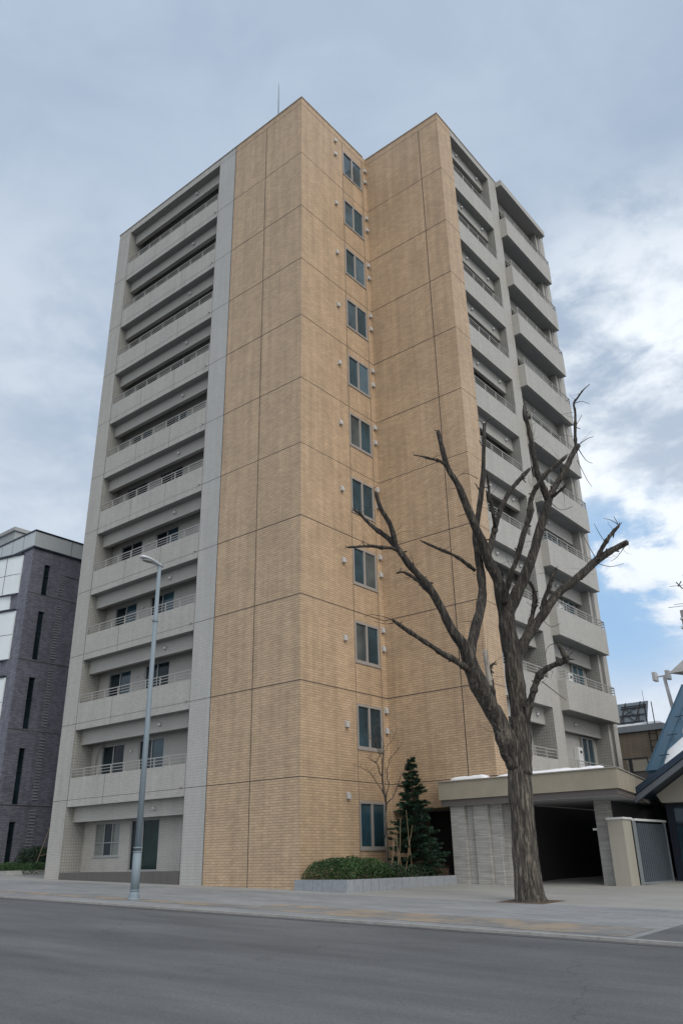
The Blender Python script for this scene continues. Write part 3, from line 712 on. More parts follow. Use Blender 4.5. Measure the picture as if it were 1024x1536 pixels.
tag(s1, 'short white snow heap on the canopy edge in front of the beige wall', 'snow')
s2 = snowpatch('snow_drift', [(4.45, 4.6), (8.1, 4.62), (7.6, 7.4), (4.75, 7.4)], .13, zf=lambda x, y: 3.2, seed=5)
tag(s2, 'long white snow layer on the canopy roof right of the tree trunk', 'snow')

# ------------------------------------------------------------------ planter with its plants
P = thing('planter', 'low grey granite block planter at the foot of the beige corner', 'planter', (1.2, 2.2, g(1.2, 2.2)))
pa = [(.0, -.26), (2.14, -.40), (2.64, 4.68), (.0, 4.86)]
mb = MB()
def blocks(p, q, n, t=.16):
    p = Vector(p); q = Vector(q); d = (q-p)/n; u = d.normalized(); nn = Vector((-u.y, u.x))*t
    for i in range(n):
        a = p+d*i+u*.005; b = p+d*(i+1)-u*.005
        mb.hexa([tuple(a), tuple(b), tuple(b+nn), tuple(a+nn)], [g(a.x, a.y)-.3]*4, [.285+.0*a.x]*4)
blocks(pa[0], (1.98, pa[1][1]+.01), 5); blocks(pa[1], pa[2], 15)
mb.box(1.97, 2.137, -.398, -.24, -.4, .284)
mb.build('block_wall', M['granite'], P)
MB().hexa([(.01, -.1), (2.0, -.2), (2.5, 4.66), (.01, 4.85)], -.4, .24).build('soil', M['soil'], P)
def leaves(n, fn, size, seed=0):
    rnd = random.Random(seed); mb = MB(); k = 0
    while k < n:
        p = fn(rnd)
        if p is None: continue
        p = Vector(p); k += 1
        a = Vector((rnd.gauss(0, 1), rnd.gauss(0, 1), rnd.gauss(0, .7))).normalized()
        b = a.cross(Vector((rnd.gauss(0, 1), rnd.gauss(0, 1), rnd.gauss(0, 1)))).normalized()
        s_ = size*rnd.uniform(.6, 1.3)
        mb.quad(p-a*s_, p-b*s_*.45, p+a*s_, p+b*s_*.45)
    return mb
def shrub_fn(x0, x1, y0, y1, zb, zt, lump=1.0, seed=0):
    def f(r):
        x_ = r.uniform(x0, x1); y_ = r.uniform(y0, y1)
        ex = min(x_-x0, x1-x_)/.35; ey = min(y_-y0, y1-y_)/.35
        edge = min(1, max(0, ex))**.3*min(1, max(0, ey))**.3
        h = (zt-zb)*edge*(.93+.22*noise.noise(Vector((x_*1.8, y_*1.8, seed)))*lump)
        z_ = zb+h*(1-abs(r.gauss(0, .22)))
        if r.random() < .35: z_ = zb+h*r.random()
        return (x_, y_, z_) if z_ > zb-.02 else None
    return f
def shrub(name, label, cat, box, n, size, mat, seed, group=None):
    x0, x1, y0, y1, zb, zt = box
    t = thing(name, label, cat, ((x0+x1)/2, (y0+y1)/2, zb), group)
    leaves(n, shrub_fn(*box, seed=seed), size, seed).build('foliage', mat, t)
    mb = MB(); r = random.Random(seed)
    for i in range(14):
        x_ = r.uniform(x0+.15, x1-.15); y_ = r.uniform(y0+.15, y1-.15)
        mb.tube([(x_, y_, zb-.05), (x_+r.uniform(-.1, .1), y_+r.uniform(-.1, .1), zb+(zt-zb)*.7)], [.012, .006], 5)
    mb.build('stem', M['twigbrown'], t)
    return t
shrub('hedge', 'clipped green hedge in the front end of the granite planter', 'hedge', (.12, 2.08, -.12, 2.1, .24, .88), 11000, .032, M['hedge'], 3)
shrub('shrub', 'low dark green shrub behind the hedge at the bamboo stakes', 'shrub', (.5, 2.2, 2.0, 2.75, .24, .74), 3000, .034, M['darkbush'], 5)
shrub('shrub', 'low dark green shrub at the foot of the fir tree', 'shrub', (1.0, 2.3, 2.8, 4.1, .24, .66), 3600, .034, M['darkbush'], 8)
t_ = shrub('shrub', 'small brown winter shrub at the right end of the planter', 'shrub', (1.7, 2.45, 4.05, 4.7, .24, .62), 1100, .022, M['brownleaf'], 11)
mb = MB(); r = random.Random(4)
for i in range(90):
    x_ = r.uniform(1.8, 2.4); y_ = r.uniform(4.1, 4.65); a = r.uniform(0, 6.28); l_ = r.uniform(.2, .42)
    mb.tube([(x_, y_, .24), (x_+math.cos(a)*l_*.4, y_+math.sin(a)*l_*.4, .24+l_)], [.006, .003], 3)
tag(mb.build('twigs', M['twigbrown'], t_), kind='stuff')

# fir tree
def fir():
    bx, by, zb, H = 1.60, 3.90, .2, 3.85
    t = thing('fir_tree', 'small dark green fir tree in the planter left of the canopy', 'tree', (bx, by, zb))
    MB().tube([(bx, by, zb-.1), (bx+.02, by, zb+1.8), (bx, by, zb+H)], [.06, .04, .008], 7).build('trunk', M['bark'], t)
    r = random.Random(21); nb = MB(); tw = MB()
    z_ = zb+.35
    while z_ < zb+H-.05:
        f = (z_-zb)/H
        rad = (1.12*(1-f)**.8+.05)*(1.0 if f > .1 else .8)
        nbr = int(7+6*(1-f))
        gap = .93 if not (.44 < f < .52) else .65
        for i in range(nbr):
            a = r.uniform(0, 6.283); L_ = rad*r.uniform(.55, 1.2)*gap
            base = Vector((bx, by, z_+r.uniform(-.12, .12)))
            dr = Vector((math.cos(a), math.sin(a), r.uniform(-.05, .35)))
            pts = [base+dr*L_*q+Vector((0, 0, -.16*q*q*L_+.10*q**3*L_)) for q in (0, .33, .66, 1)]
            tw.tube(pts, [.012, .009, .006, .003], 4)
            nn = int(34+L_*210)
            for k in range(nn):
                q = r.uniform(.12, 1.0)**.8; c = base+dr*L_*q+Vector((0, 0, -.16*q*q*L_+.10*q**3*L_))
                side = Vector((-dr.y, dr.x, 0))
                off = side*r.uniform(-1, 1)*.20*(1.1-q)*min(1, L_+.3)
                d = (dr*.8+side*(1 if off.dot(side) > 0 else -1)*.6+Vector((0, 0, r.uniform(-.35, .45)))).normalized()
                wv = d.cross(Vector((r.gauss(0, 1), r.gauss(0, 1), r.gauss(0, 1)))).normalized()*.011
                ln = r.uniform(.06, .115); o_ = c+off+Vector((0, 0, r.uniform(-.03, .03)))
                nb.quad(o_-wv, o_+d*ln*.5-wv*1.2, o_+d*ln, o_+d*ln*.5+wv*1.2)
        z_ += .125
    nb.build('foliage', M['needle'], t); tw.build('branches', M['twigbrown'], t)
fir()
# young bare tree against the window wall, with props
yt = thing('young_tree', 'thin leafless young tree before the beige wall windows', 'tree', (1.3, 2.68, .24))
def yp(y, z, dx=0): return (1.3+dx, y, z)
mb = MB()
mb.tube([yp(2.72, .2), yp(2.70, 1.07), yp(2.72, 1.89), yp(2.78, 2.49), yp(2.66, 2.9), yp(2.62, 3.27), yp(2.66, 3.7), yp(2.71, 4.11)], [.042, .038, .036, .034, .032, .028, .026, .02], 7, .15)
mb.build('trunk', M['bark'], yt)
def wig(pts, r0, r1, seed, n=3, jit=.035):
    rr = random.Random(seed); P_ = [Vector(p) for p in pts]; o_ = []
    for i in range(len(P_)-1):
        for k in range(n): 
            q = P_[i].lerp(P_[i+1], k/n)
            if k: q += Vector((rr.uniform(-jit, jit), rr.uniform(-jit, jit), rr.uniform(-jit, jit)))
            o_.append(q)
    o_.append(P_[-1]); m_ = len(o_)
    return o_, [r0+(r1-r0)*i/(m_-1) for i in range(m_)]
brs = [([yp(2.62, 3.2), yp(2.31, 3.56, .1), yp(2.17, 3.72, .1), yp(2.40, 3.98, .1), yp(2.45, 4.2, .1)], .015, .005),
       ([yp(2.17, 3.72, .1), yp(1.8, 3.79, .2), yp(1.6, 3.85, .2)], .010, .004), ([yp(2.64, 2.8), yp(2.3, 3.25, -.1), yp(2.07, 3.44, -.1), yp(1.44, 3.62, -.2)], .012, .003),
       ([yp(2.78, 2.45), yp(3.0, 2.8, .2), yp(3.19, 3.09, .2), yp(3.45, 3.42, .2), yp(3.67, 3.61, .2), yp(3.96, 3.92, .2)], .014, .003),
       ([yp(2.78, 2.5), yp(2.82, 3.0, .1), yp(2.75, 3.4, .1), yp(2.88, 3.87, .1), yp(3.25, 4.2, .2), yp(3.62, 4.55, .2)], .013, .003),
       ([yp(2.71, 4.1), yp(2.55, 4.5, .1), yp(2.28, 5.1, .1)], .008, .002), ([yp(2.71, 4.1), yp(3.1, 4.5, .1), yp(3.5, 4.8)], .007, .002), ([yp(2.70, 4.05), yp(2.1, 4.35, .1), yp(1.9, 4.9)], .007, .002),
       ([yp(2.66, 3.7), yp(2.72, 4.3, -.2), yp(2.5, 4.9, -.2)], .007, .002), ([yp(3.45, 3.42, .2), yp(3.9, 3.6, .2), yp(4.3, 4.1, .2)], .005, .0015), ([yp(2.40, 3.98, .1), yp(2.1, 4.3, .1), yp(2.0, 4.5)], .005, .0015)]
rr = random.Random(5)
for i, (p_, a, b) in enumerate(brs):
    pts, rad = wig(p_, a*1.5, b*1.8, i, 3)
    MB().tube(pts, rad, 5).build('branch', M['bark'], yt)
mb = MB()
for p_, a, b in brs:
    pts, rad = wig(p_, a, b, 77, 3)
    for q in pts[3:]:
        for s_ in range(2):
            e = q+Vector((rr.uniform(-.25, .25), rr.uniform(-.3, .3), rr.uniform(.05, .35)))
            mb.tube([q, q.lerp(e, .5)+Vector((0, rr.uniform(-.03, .03), .02)), e], [.0045, .0032, .0018], 3)
mb.build('twigs', M['twigbrown'], yt)
def stakes(label, lines, loc):
    t = thing('bamboo_stakes', label, 'plant stakes', loc, 'bamboo plant stakes in the planter')
    for a, b in lines: MB().tube([a, Vector(a).lerp(Vector(b), .5)+Vector((.01, .01, 0)), b], [.010, .009, .007], 6).build('stake', M['bamboo'], t)
stakes('left bundle of tan bamboo stakes leaning together behind the hedge', [((1.9, 2.45, .2), (1.9, 2.47, 1.6)), ((1.95, 2.68, .2), (1.85, 2.40, 1.6)), ((1.8, 2.14, .2), (1.85, 2.36, 1.5)), ((1.9, 2.50, .5), (1.9, 2.71, 2.03)), ((1.7, 2.3, .2), (1.85, 2.44, 1.5))], (1.88, 2.4, .24))
stakes('right bundle of tan bamboo stakes beside the fir tree', [((1.95, 3.13, .2), (1.9, 3.15, 1.3)), ((1.85, 2.84, .2), (1.9, 3.14, 1.3)), ((1.9, 3.12, .9), (1.9, 3.04, 2.27)), ((1.9, 3.05, 1.1), (1.9, 3.36, 1.81)), ((1.8, 3.35, .2), (1.9, 3.14, 1.3))], (1.9, 3.12, .24))

# ------------------------------------------------------------------ the big pruned street tree
TRUNK=[[7.879, -0.437, -0.219, 0.4325], [7.868, -0.446, -0.06, 0.3857], [7.86, -0.453, 0.276, 0.3561], [7.861, -0.452, 0.871, 0.3277], [7.875, -0.441, 1.636, 0.3078], [7.882, -0.434, 2.345, 0.3165], [7.916, -0.407, 2.91, 0.2901], [7.96, -0.371, 3.271, 0.2062]]
LIMBS=[[[7.916, -0.407, 2.747, 0.2892], [7.984, -0.351, 3.404, 0.2671], [7.996, -0.213, 4.439, 0.2472], [7.974, -0.231, 5.505, 0.2432], [7.935, -0.263, 6.428, 0.229], [7.92, -0.275, 7.15, 0.2227], [7.871, -0.444, 7.94, 0.1594], [7.743, -0.676, 8.507, 0.1415], [7.702, -0.838, 9.079, 0.1328], [7.621, -1.033, 9.514, 0.1238], [7.521, -1.243, 10.142, 0.1055], [7.416, -1.457, 10.737, 0.0869], [7.299, -1.681, 11.167, 0.0775], [7.25, -1.85, 11.752, 0.078], [7.189, -1.899, 12.332, 0.0591]],
[[7.864, -0.45, 2.912, 0.256], [7.819, -0.615, 3.397, 0.2573], [7.747, -0.931, 3.958, 0.2492], [7.649, -1.268, 4.523, 0.2325], [7.583, -1.579, 5.003, 0.2154], [7.521, -1.759, 5.505, 0.1992], [7.462, -1.935, 5.871, 0.1476], [7.311, -2.187, 6.294, 0.122], [7.177, -2.424, 6.83, 0.114], [7.039, -2.665, 7.317, 0.1057], [6.904, -2.903, 7.623, 0.0971], [6.781, -3.132, 7.891, 0.0883], [6.647, -3.37, 8.255, 0.0797], [6.545, -3.453, 8.467, 0.08], [6.559, -3.57, 8.773, 0.0623], [6.487, -3.629, 9.103, 0.0627], [6.404, -3.825, 9.416, 0.0538], [6.364, -3.986, 9.827, 0.054]],
[[7.51, -1.768, 5.331, 0.1726], [7.514, -1.635, 5.792, 0.1487], [7.531, -1.364, 6.38, 0.1338], [7.561, -1.082, 6.896, 0.1272], [7.558, -0.826, 7.526, 0.1205], [7.472, -0.639, 8.182, 0.1134], [7.391, -0.576, 8.826, 0.1056], [7.338, -0.49, 9.487, 0.0975], [7.394, -0.444, 9.867, 0.0785], [7.517, -0.344, 10.553, 0.0794], [7.64, -0.244, 11.436, 0.0655], [7.711, -0.187, 12.23, 0.0612], [7.791, -0.122, 13.141, 0.0518]],
[[6.557, -3.443, 8.428, 0.0711], [6.368, -3.467, 8.682, 0.0627], [6.094, -3.562, 8.961, 0.0543], [5.801, -3.67, 9.284, 0.0503], [5.65, -3.793, 9.528, 0.0413], [5.538, -3.884, 9.631, 0.0322]],
[[6.581, -3.424, 8.314, 0.0532], [6.531, -3.593, 8.354, 0.0442], [6.43, -3.932, 8.302, 0.0394], [6.261, -4.199, 8.308, 0.0348], [6.092, -4.465, 8.257, 0.0303], [5.939, -4.718, 8.206, 0.0258]],
[[7.022, -2.679, 7.244, 0.0616], [6.784, -2.615, 7.498, 0.058], [6.542, -2.553, 7.738, 0.0542], [6.337, -2.591, 7.91, 0.0455], [6.142, -2.621, 8.026, 0.0275], [5.955, -2.644, 8.025, 0.0184]],
[[7.296, -0.653, 8.3, 0.0571], [7.182, -0.874, 8.471, 0.0523], [7.039, -1.119, 8.642, 0.0475], [6.893, -1.367, 8.752, 0.0426], [6.704, -1.649, 8.863, 0.0378], [6.445, -1.988, 9.035, 0.0331]],
[[7.493, -1.781, 5.279, 0.1035], [7.43, -2.09, 5.36, 0.0856], [7.306, -2.32, 5.498, 0.0769], [7.168, -2.561, 5.617, 0.0682], [7.02, -2.809, 5.788, 0.0596], [6.86, -3.069, 5.96, 0.0553], [6.687, -3.337, 6.148, 0.0553], [6.516, -3.605, 6.354, 0.051]],
[[7.299, -1.681, 11.167, 0.0484], [7.255, -1.845, 11.293, 0.0435], [7.163, -2.049, 11.354, 0.0386], [7.069, -2.254, 11.35, 0.0336], [6.904, -2.517, 11.391, 0.0239], [6.812, -2.721, 11.365, 0.0143]],
[[7.897, -0.165, 6.929, 0.1671], [8.058, -0.034, 7.311, 0.1589], [8.244, 0.117, 7.796, 0.1508], [8.447, 0.282, 8.289, 0.1427], [8.582, 0.52, 8.828, 0.1349], [8.733, 0.643, 9.343, 0.1264], [8.903, 0.781, 9.867, 0.1177], [9.034, 0.888, 10.293, 0.1186], [9.127, 0.963, 10.617, 0.1093], [9.242, 1.185, 10.989, 0.0903], [9.376, 1.423, 11.367, 0.0913], [9.518, 1.667, 11.799, 0.0923], [9.646, 1.899, 12.215, 0.088], [9.772, 2.131, 12.592, 0.0732]],
[[9.713, 2.083, 12.499, 0.0522], [9.74, 2.105, 12.903, 0.042], [9.788, 2.144, 13.359, 0.0424], [9.834, 2.181, 13.798, 0.0341], [9.834, 2.182, 14.12, 0.0321], [9.994, 2.182, 14.28, 0.0268], [10.192, 2.214, 14.488, 0.0214], [10.417, 2.268, 14.645, 0.0107]],
[[9.081, 0.926, 10.465, 0.0892], [9.075, 0.663, 10.9, 0.0842], [9.041, 0.507, 11.207, 0.0843], [9.05, 0.385, 11.648, 0.0797], [9.07, 0.273, 12.227, 0.0751], [9.094, 0.164, 12.676, 0.0704], [9.048, 0.126, 13.048, 0.0657], [9.063, 0.138, 13.399, 0.0509]],
[[8.01, -0.46, 7.225, 0.083], [8.212, -0.553, 7.64, 0.0829], [8.424, -0.639, 7.996, 0.0781], [8.597, -0.627, 8.308, 0.0737], [8.764, -0.62, 8.701, 0.0739], [8.866, -0.537, 9.057, 0.0744], [9.002, -0.427, 9.457, 0.0842], [9.072, -0.37, 9.762, 0.0847], [9.096, -0.351, 10.03, 0.0662], [9.237, -0.364, 10.273, 0.0662], [9.438, -0.33, 10.515, 0.0615], [9.67, -0.271, 10.777, 0.0568], [9.883, -0.098, 11.004, 0.0523], [10.17, 0.007, 11.223, 0.0475]],
[[7.698, -0.584, 8.583, 0.0853], [7.711, -0.316, 9.126, 0.0772], [7.722, -0.049, 9.621, 0.0785], [7.779, 0.126, 10.023, 0.0744], [7.836, 0.301, 10.411, 0.0701], [7.923, 0.501, 10.761, 0.0708], [8.011, 0.701, 11.094, 0.0664], [8.146, 0.939, 11.386, 0.0618], [8.309, 1.071, 11.61, 0.062], [8.449, 1.314, 11.909, 0.0417]],
[[7.792, -0.121, 9.686, 0.0538], [7.872, -0.314, 10.027, 0.0488], [7.889, -0.429, 10.412, 0.044], [7.927, -0.527, 10.864, 0.0393], [7.985, -0.608, 11.187, 0.0295]],
[[7.726, -0.175, 12.207, 0.0204], [7.672, -0.348, 12.526, 0.0102]],
[[8.001, -0.209, 5.505, 0.1711], [8.106, 0.005, 5.982, 0.1551], [8.234, 0.238, 6.376, 0.1477], [8.407, 0.507, 6.739, 0.1306], [8.611, 0.673, 7.061, 0.122], [8.795, 0.951, 7.476, 0.1139], [9.007, 1.252, 7.819, 0.115], [9.213, 1.548, 8.067, 0.116], [9.477, 1.892, 8.4, 0.1171], [9.735, 2.229, 8.759, 0.1084], [9.988, 2.564, 9.041, 0.0994], [10.207, 2.871, 9.263, 0.0902], [10.41, 3.164, 9.445, 0.0857]],
[[9.755, 2.246, 8.801, 0.069], [9.934, 2.263, 9.076, 0.0642], [10.127, 2.29, 9.33, 0.0593], [10.295, 2.427, 9.581, 0.0595], [10.511, 2.474, 9.771, 0.0496]],
[[8.576, 0.644, 7.159, 0.0658], [8.725, 0.636, 7.478, 0.0612], [8.888, 0.64, 7.798, 0.0566], [9.033, 0.629, 8.079, 0.0519], [9.126, 0.704, 8.277, 0.0473]],
[[8.088, 0.119, 6.005, 0.0825], [8.153, 0.429, 6.522, 0.0793], [8.229, 0.62, 6.932, 0.0755], [8.275, 0.786, 7.311, 0.0715], [8.335, 0.835, 7.648, 0.072], [8.313, 0.818, 7.91, 0.0578], [8.242, 0.759, 8.114, 0.0387]],
[[8.1, -0.257, 3.821, 0.1042], [8.225, -0.285, 4.093, 0.0956], [8.354, -0.309, 4.417, 0.0871], [8.494, -0.324, 4.707, 0.0872], [8.651, -0.325, 5.032, 0.083], [8.823, -0.315, 5.218, 0.0786], [9.041, -0.266, 5.332, 0.0784], [9.269, -0.21, 5.41, 0.0782], [9.454, -0.188, 5.471, 0.0736], [9.406, -0.227, 5.666, 0.0695], [9.335, -0.285, 5.898, 0.0349]],
[[7.88, -0.694, 2.894, 0.1184], [7.851, -0.975, 3.119, 0.101], [7.914, -1.182, 3.502, 0.084], [7.874, -1.214, 3.666, 0.0674]],
[[7.642, -1.016, 4.903, 0.0788], [7.575, -0.942, 5.24, 0.0796], [7.512, -0.864, 5.656, 0.0716], [7.455, -0.782, 5.953, 0.0633], [7.478, -0.763, 5.498, 0.0448]],
[[9.12, 0.958, 10.551, 0.0596], [9.354, 0.89, 10.608, 0.0542], [9.637, 0.862, 10.727, 0.0441]],
[[7.656, -0.876, 4.486, 0.0698], [7.585, -0.805, 4.941, 0.0618], [7.5, -0.745, 5.407, 0.0627], [7.516, -0.603, 5.554, 0.0361], [7.561, -0.566, 5.607, 0.0271]]]
TWIGS=[[[9.772, 2.131, 12.592, 0.0209], [9.989, 2.436, 12.877, 0.0127], [10.16, 2.575, 12.944, 0.0084]],
[[9.762, 2.123, 12.498, 0.0209], [9.946, 2.143, 12.02, 0.0103], [10.093, 2.263, 11.9, 0.0072]],
[[9.777, 2.135, 13.263, 0.0159], [9.902, 2.236, 13.502, 0.0106], [9.988, 2.307, 13.695, 0.0075]],
[[9.851, 2.195, 14.119, 0.0161], [10.006, 2.45, 14.249, 0.0108], [10.195, 2.603, 14.143, 0.0075]],
[[7.768, -0.14, 13.047, 0.0207], [7.944, -0.127, 13.223, 0.0124], [8.108, 0.006, 13.266, 0.0072]],
[[7.784, -0.127, 13.046, 0.0207], [7.654, -0.105, 13.296, 0.0104], [7.576, -0.168, 13.347, 0.0083]],
[[10.511, 2.474, 9.771, 0.0159], [10.332, 2.328, 9.949, 0.0099], [10.183, 2.207, 9.996, 0.007]],
[[10.506, 2.469, 9.728, 0.0158], [10.422, 2.401, 10.054, 0.01]],
[[9.781, 2.138, 8.807, 0.0157], [9.636, 2.021, 9.296, 0.0099], [9.548, 1.949, 9.619, 0.007]],
[[10.066, 2.37, 9.284, 0.0139], [9.949, 2.275, 9.608, 0.01], [9.826, 2.303, 9.976, 0.007]],
[[6.516, -3.605, 6.354, 0.017], [6.295, -3.784, 6.482, 0.0102], [6.093, -4.078, 6.513, 0.0076], [5.959, -4.186, 6.447, 0.0051]],
[[6.514, -3.606, 6.319, 0.0153], [6.27, -3.676, 6.317, 0.0085], [6.034, -3.868, 6.393, 0.006]],
[[6.364, -3.986, 9.827, 0.018], [6.313, -4.028, 9.988, 0.0108], [6.4, -3.957, 10.105, 0.0072]],
[[5.595, -3.838, 9.59, 0.0184], [5.527, -3.893, 9.793, 0.0111]],
[[7.189, -1.899, 12.332, 0.0197], [7.116, -1.958, 12.402, 0.0148]],
[[9.461, -0.183, 5.541, 0.0173], [9.608, -0.063, 5.66, 0.0113], [9.654, -0.026, 5.836, 0.007]],
[[9.362, -0.263, 5.897, 0.0175], [9.182, -0.28, 5.908, 0.0123], [9.064, -0.377, 5.804, 0.0087], [9.002, -0.427, 5.575, 0.0061]],
[[8.743, -0.251, 4.995, 0.0131], [8.981, 0.071, 4.694, 0.0113], [9.139, 0.199, 4.518, 0.0087]],
[[9.112, 0.951, 10.464, 0.0139], [9.369, 1.031, 10.133, 0.0098], [9.654, 1.262, 10.232, 0.0079]],
[[9.701, 2.073, 12.077, 0.0135], [9.866, 2.207, 11.381, 0.0103], [9.952, 2.277, 11.151, 0.0061]],
[[10.404, 3.16, 9.402, 0.0161], [10.171, 2.842, 8.965, 0.01], [9.999, 2.702, 8.822, 0.006]],
[[9.773, 2.261, 8.695, 0.0138], [10.05, 2.486, 8.583, 0.0098], [10.367, 2.743, 8.679, 0.0059]],
[[7.509, -0.351, 10.883, 0.022], [7.457, -0.393, 11.039, 0.02], [7.417, -0.426, 11.129, 0.012]],
[[9.063, 0.138, 13.399, 0.0203], [9.065, 0.14, 13.612, 0.0123]],
[[7.503, -0.356, 11.26, 0.0121], [7.216, -0.46, 11.496, 0.0081], [7.056, -0.59, 11.455, 0.0061]],
[[7.531, -1.235, 9.828, 0.0124], [7.303, -1.42, 9.731, 0.0076]],
[[9.687, -0.257, 10.967, 0.0114], [9.589, -0.336, 11.183, 0.0076]],
[[8.247, 0.248, 8.227, 0.0124], [7.995, 0.173, 8.47, 0.0077], [7.915, 0.108, 8.78, 0.0058]],
[[7.639, -0.761, 5.294, 0.0222], [7.555, -0.829, 5.475, 0.0178], [7.774, -0.78, 5.52, 0.0133]],
[[8.529, 0.606, 6.967, 0.0112], [8.762, 0.666, 6.646, 0.0083], [8.987, 0.849, 6.735, 0.0065]]]

def smooth(pts, n=4):
    P_ = [Vector(p[:3]) for p in pts]; Rr = [p[3] for p in pts]; o_ = []; rr_ = []
    for i in range(len(P_)-1):
        p0 = P_[max(i-1, 0)]; p1 = P_[i]; p2 = P_[i+1]; p3 = P_[min(i+2, len(P_)-1)]
        for k in range(n):
            t = k/n
            o_.append(.5*((2*p1)+(p2-p0)*t+(2*p0-5*p1+4*p2-p3)*t*t+(3*p1-p0-3*p2+p3)*t**3)); rr_.append(Rr[i]+(Rr[i+1]-Rr[i])*t)
    o_.append(P_[-1]); rr_.append(Rr[-1]); return o_, rr_
BT = thing('street_tree', 'large pruned leafless tree with cut limbs standing on the pavement before the canopy', 'tree', (7.88, -.44, g(7.9, -.44)))
pts, rad = smooth(TRUNK, 8)
rad = [r_*.955 for r_ in rad]
MB().tube(pts, rad, 28, .05, True, 1, .03).build('trunk', M['bark'], BT, smooth=True)
tw = MB()
for i, L_ in enumerate(LIMBS):
    pts, rad = smooth(L_, 4)
    big = rad[0] > .12
    rr = random.Random(i)
    if not big:   # knuckles where old shoots were cut
        for q in range(3, len(rad), 5): rad[q] *= rr.uniform(1.08, 1.35)
        rad[-1] *= .8
    o_ = MB().tube(pts, [max(x_, .006) for x_ in rad], 16 if big else 9, .16 if big else .22, True, i*3+2).build('limb', M['barklight'] if i == 22 else M['bark'], BT, smooth=True)
    # short broken stubs and shoots along the limb
    for q in range(4, len(pts)-1):
        if rr.random() < .22 and rad[q] < .13:
            d = Vector((rr.gauss(0, 1), rr.gauss(0, 1), rr.gauss(.4, .8))).normalized(); l_ = rad[q]+rr.uniform(.03, .16)
            tw.tube([pts[q], pts[q]+d*l_], [rad[q]*.45, rad[q]*.22], 5)
        if rr.random() < .24:
            d = Vector((rr.gauss(0, 1), rr.gauss(0, 1), rr.gauss(.3, .6))).normalized(); l_ = rr.uniform(.25, .8)
            k = pts[q]+d*l_*.5+Vector((rr.uniform(-.06, .06), 0, rr.uniform(-.05, .1))); e = pts[q]+d*l_+Vector((rr.uniform(-.15, .15), rr.uniform(-.1, .1), rr.uniform(-.1, .12)))
            tw.tube([pts[q], k, e], [.007, .005, .002], 3)
    # jagged crown of splinters at the cut end
    if rad[-1] > .02:
        for k in range(4):
            d = ((pts[-1]-pts[-2]).normalized()+Vector((rr.gauss(0, .5), rr.gauss(0, .5), rr.gauss(0, .5)))).normalized()
            tw.tube([pts[-1], pts[-1]+d*rr.uniform(.05, .14)], [rad[-1]*.5, rad[-1]*.12], 4)
for L_ in TWIGS:
    pts, rad = smooth(L_, 3); tw.tube(pts, [max(.0035, x_*.9) for x_ in rad], 5)
tw.build('twigs', M['bark'], BT)
gr = MB(); cx, cy = 7.88, -.44
gr.hexa([(cx-.62, cy-.6), (cx+.62, cy-.6), (cx+.62, cy+.6), (cx-.62, cy+.6)], [g(cx, cy)-.1]*4, [g(cx+a, cy+b)+.005 for a, b in ((-.62, -.6), (.62, -.6), (.62, .6), (-.62, .6))])
tag(gr.build('tree_pit', M['soil']), kind='structure')

# ------------------------------------------------------------------ street lamp
lx, ly = -1.31, -5.11; lz = g(lx, ly)
SL = thing('street_lamp', 'tall blue grey street lamp post at the kerb before the grey balconies', 'street lamp', (lx, ly, lz))
MB().tube([(lx, ly, lz+1.2), (lx, ly, lz+4.5), (lx, ly, 9.32)], [.088, .075, .058], 20).build('pole', M['pole'], SL, smooth=True)
MB().tube([(lx, ly, lz+.15), (lx, ly, lz+1.20)], [.118, .112], 20).build('sleeve', M['pole'], SL, smooth=True)
MB().tube([(lx, ly, lz-.05), (lx, ly, lz+.03), (lx, ly, lz+.05), (lx, ly, lz+.14), (lx, ly, lz+.2)], [.17, .17, .145, .135, .118], 20).build('base', M['pole'], SL)
mb = MB()
for z_ in (lz+1.17, lz+1.27): mb.tube([(lx, ly, z_), (lx, ly, z_+.03)], .125, 18)
mb.tube([(lx, ly, lz+.22), (lx, ly, lz+.25)], .13, 18); mb.tube([(lx, ly, 7.55), (lx, ly, 7.62)], .085, 14); mb.tube([(lx, ly, 7.59), (lx+.02, ly-.16, 7.57)], .02, 6)
mb.build('collar', M['pole'], SL)
# head: a rounded cobra luminaire reaching over the road
bm = bmesh.new(); secs = [(-.12, .055, .05, 9.36), (.02, .075, .065, 9.37), (.18, .105, .075, 9.40), (.36, .135, .085, 9.43), (.55, .14, .085, 9.45), (.68, .11, .07, 9.46), (.74, .05, .04, 9.46)]
rings = []
for d, w_, h_, z_ in secs:
    rings.append([bm.verts.new((lx+math.cos(t)*w_, ly-d, z_+(math.sin(t)*h_ if math.sin(t) > 0 else math.sin(t)*h_*.55))) for t in [2*math.pi*k/16 for k in range(16)]])
for a, b in zip(rings, rings[1:]):
    for k in range(16): bm.faces.new((a[k], a[(k+1) % 16], b[(k+1) % 16], b[k]))
bm.faces.new(rings[0]); bm.faces.new(rings[-1]); bmesh.ops.recalc_face_normals(bm, faces=bm.faces)
me = bpy.data.meshes.new('lamp_head'); 
for v in bm.verts: v.co -= Vector((lx, ly, lz))
bm.to_mesh(me); bm.free(); me.materials.append(plain('lamp_head_paint', (.50, .54, .58), .35, .2, var=.05))
for p_ in me.polygons: p_.use_smooth = True
lh = bpy.data.objects.new('lamp_head', me); col.objects.link(lh); lh.parent = SL; lh['org'] = (lx, ly, lz)
mb = MB(); ring = [(lx+math.cos(t)*.105, ly-.44+math.sin(t)*.22, 9.385) for t in [2*math.pi*k/18 for k in range(18)]]
mb.hexa([(p_[0], p_[1]) for p_ in ring], 9.375, 9.41); mb.build('lens', M['lens'], lh)

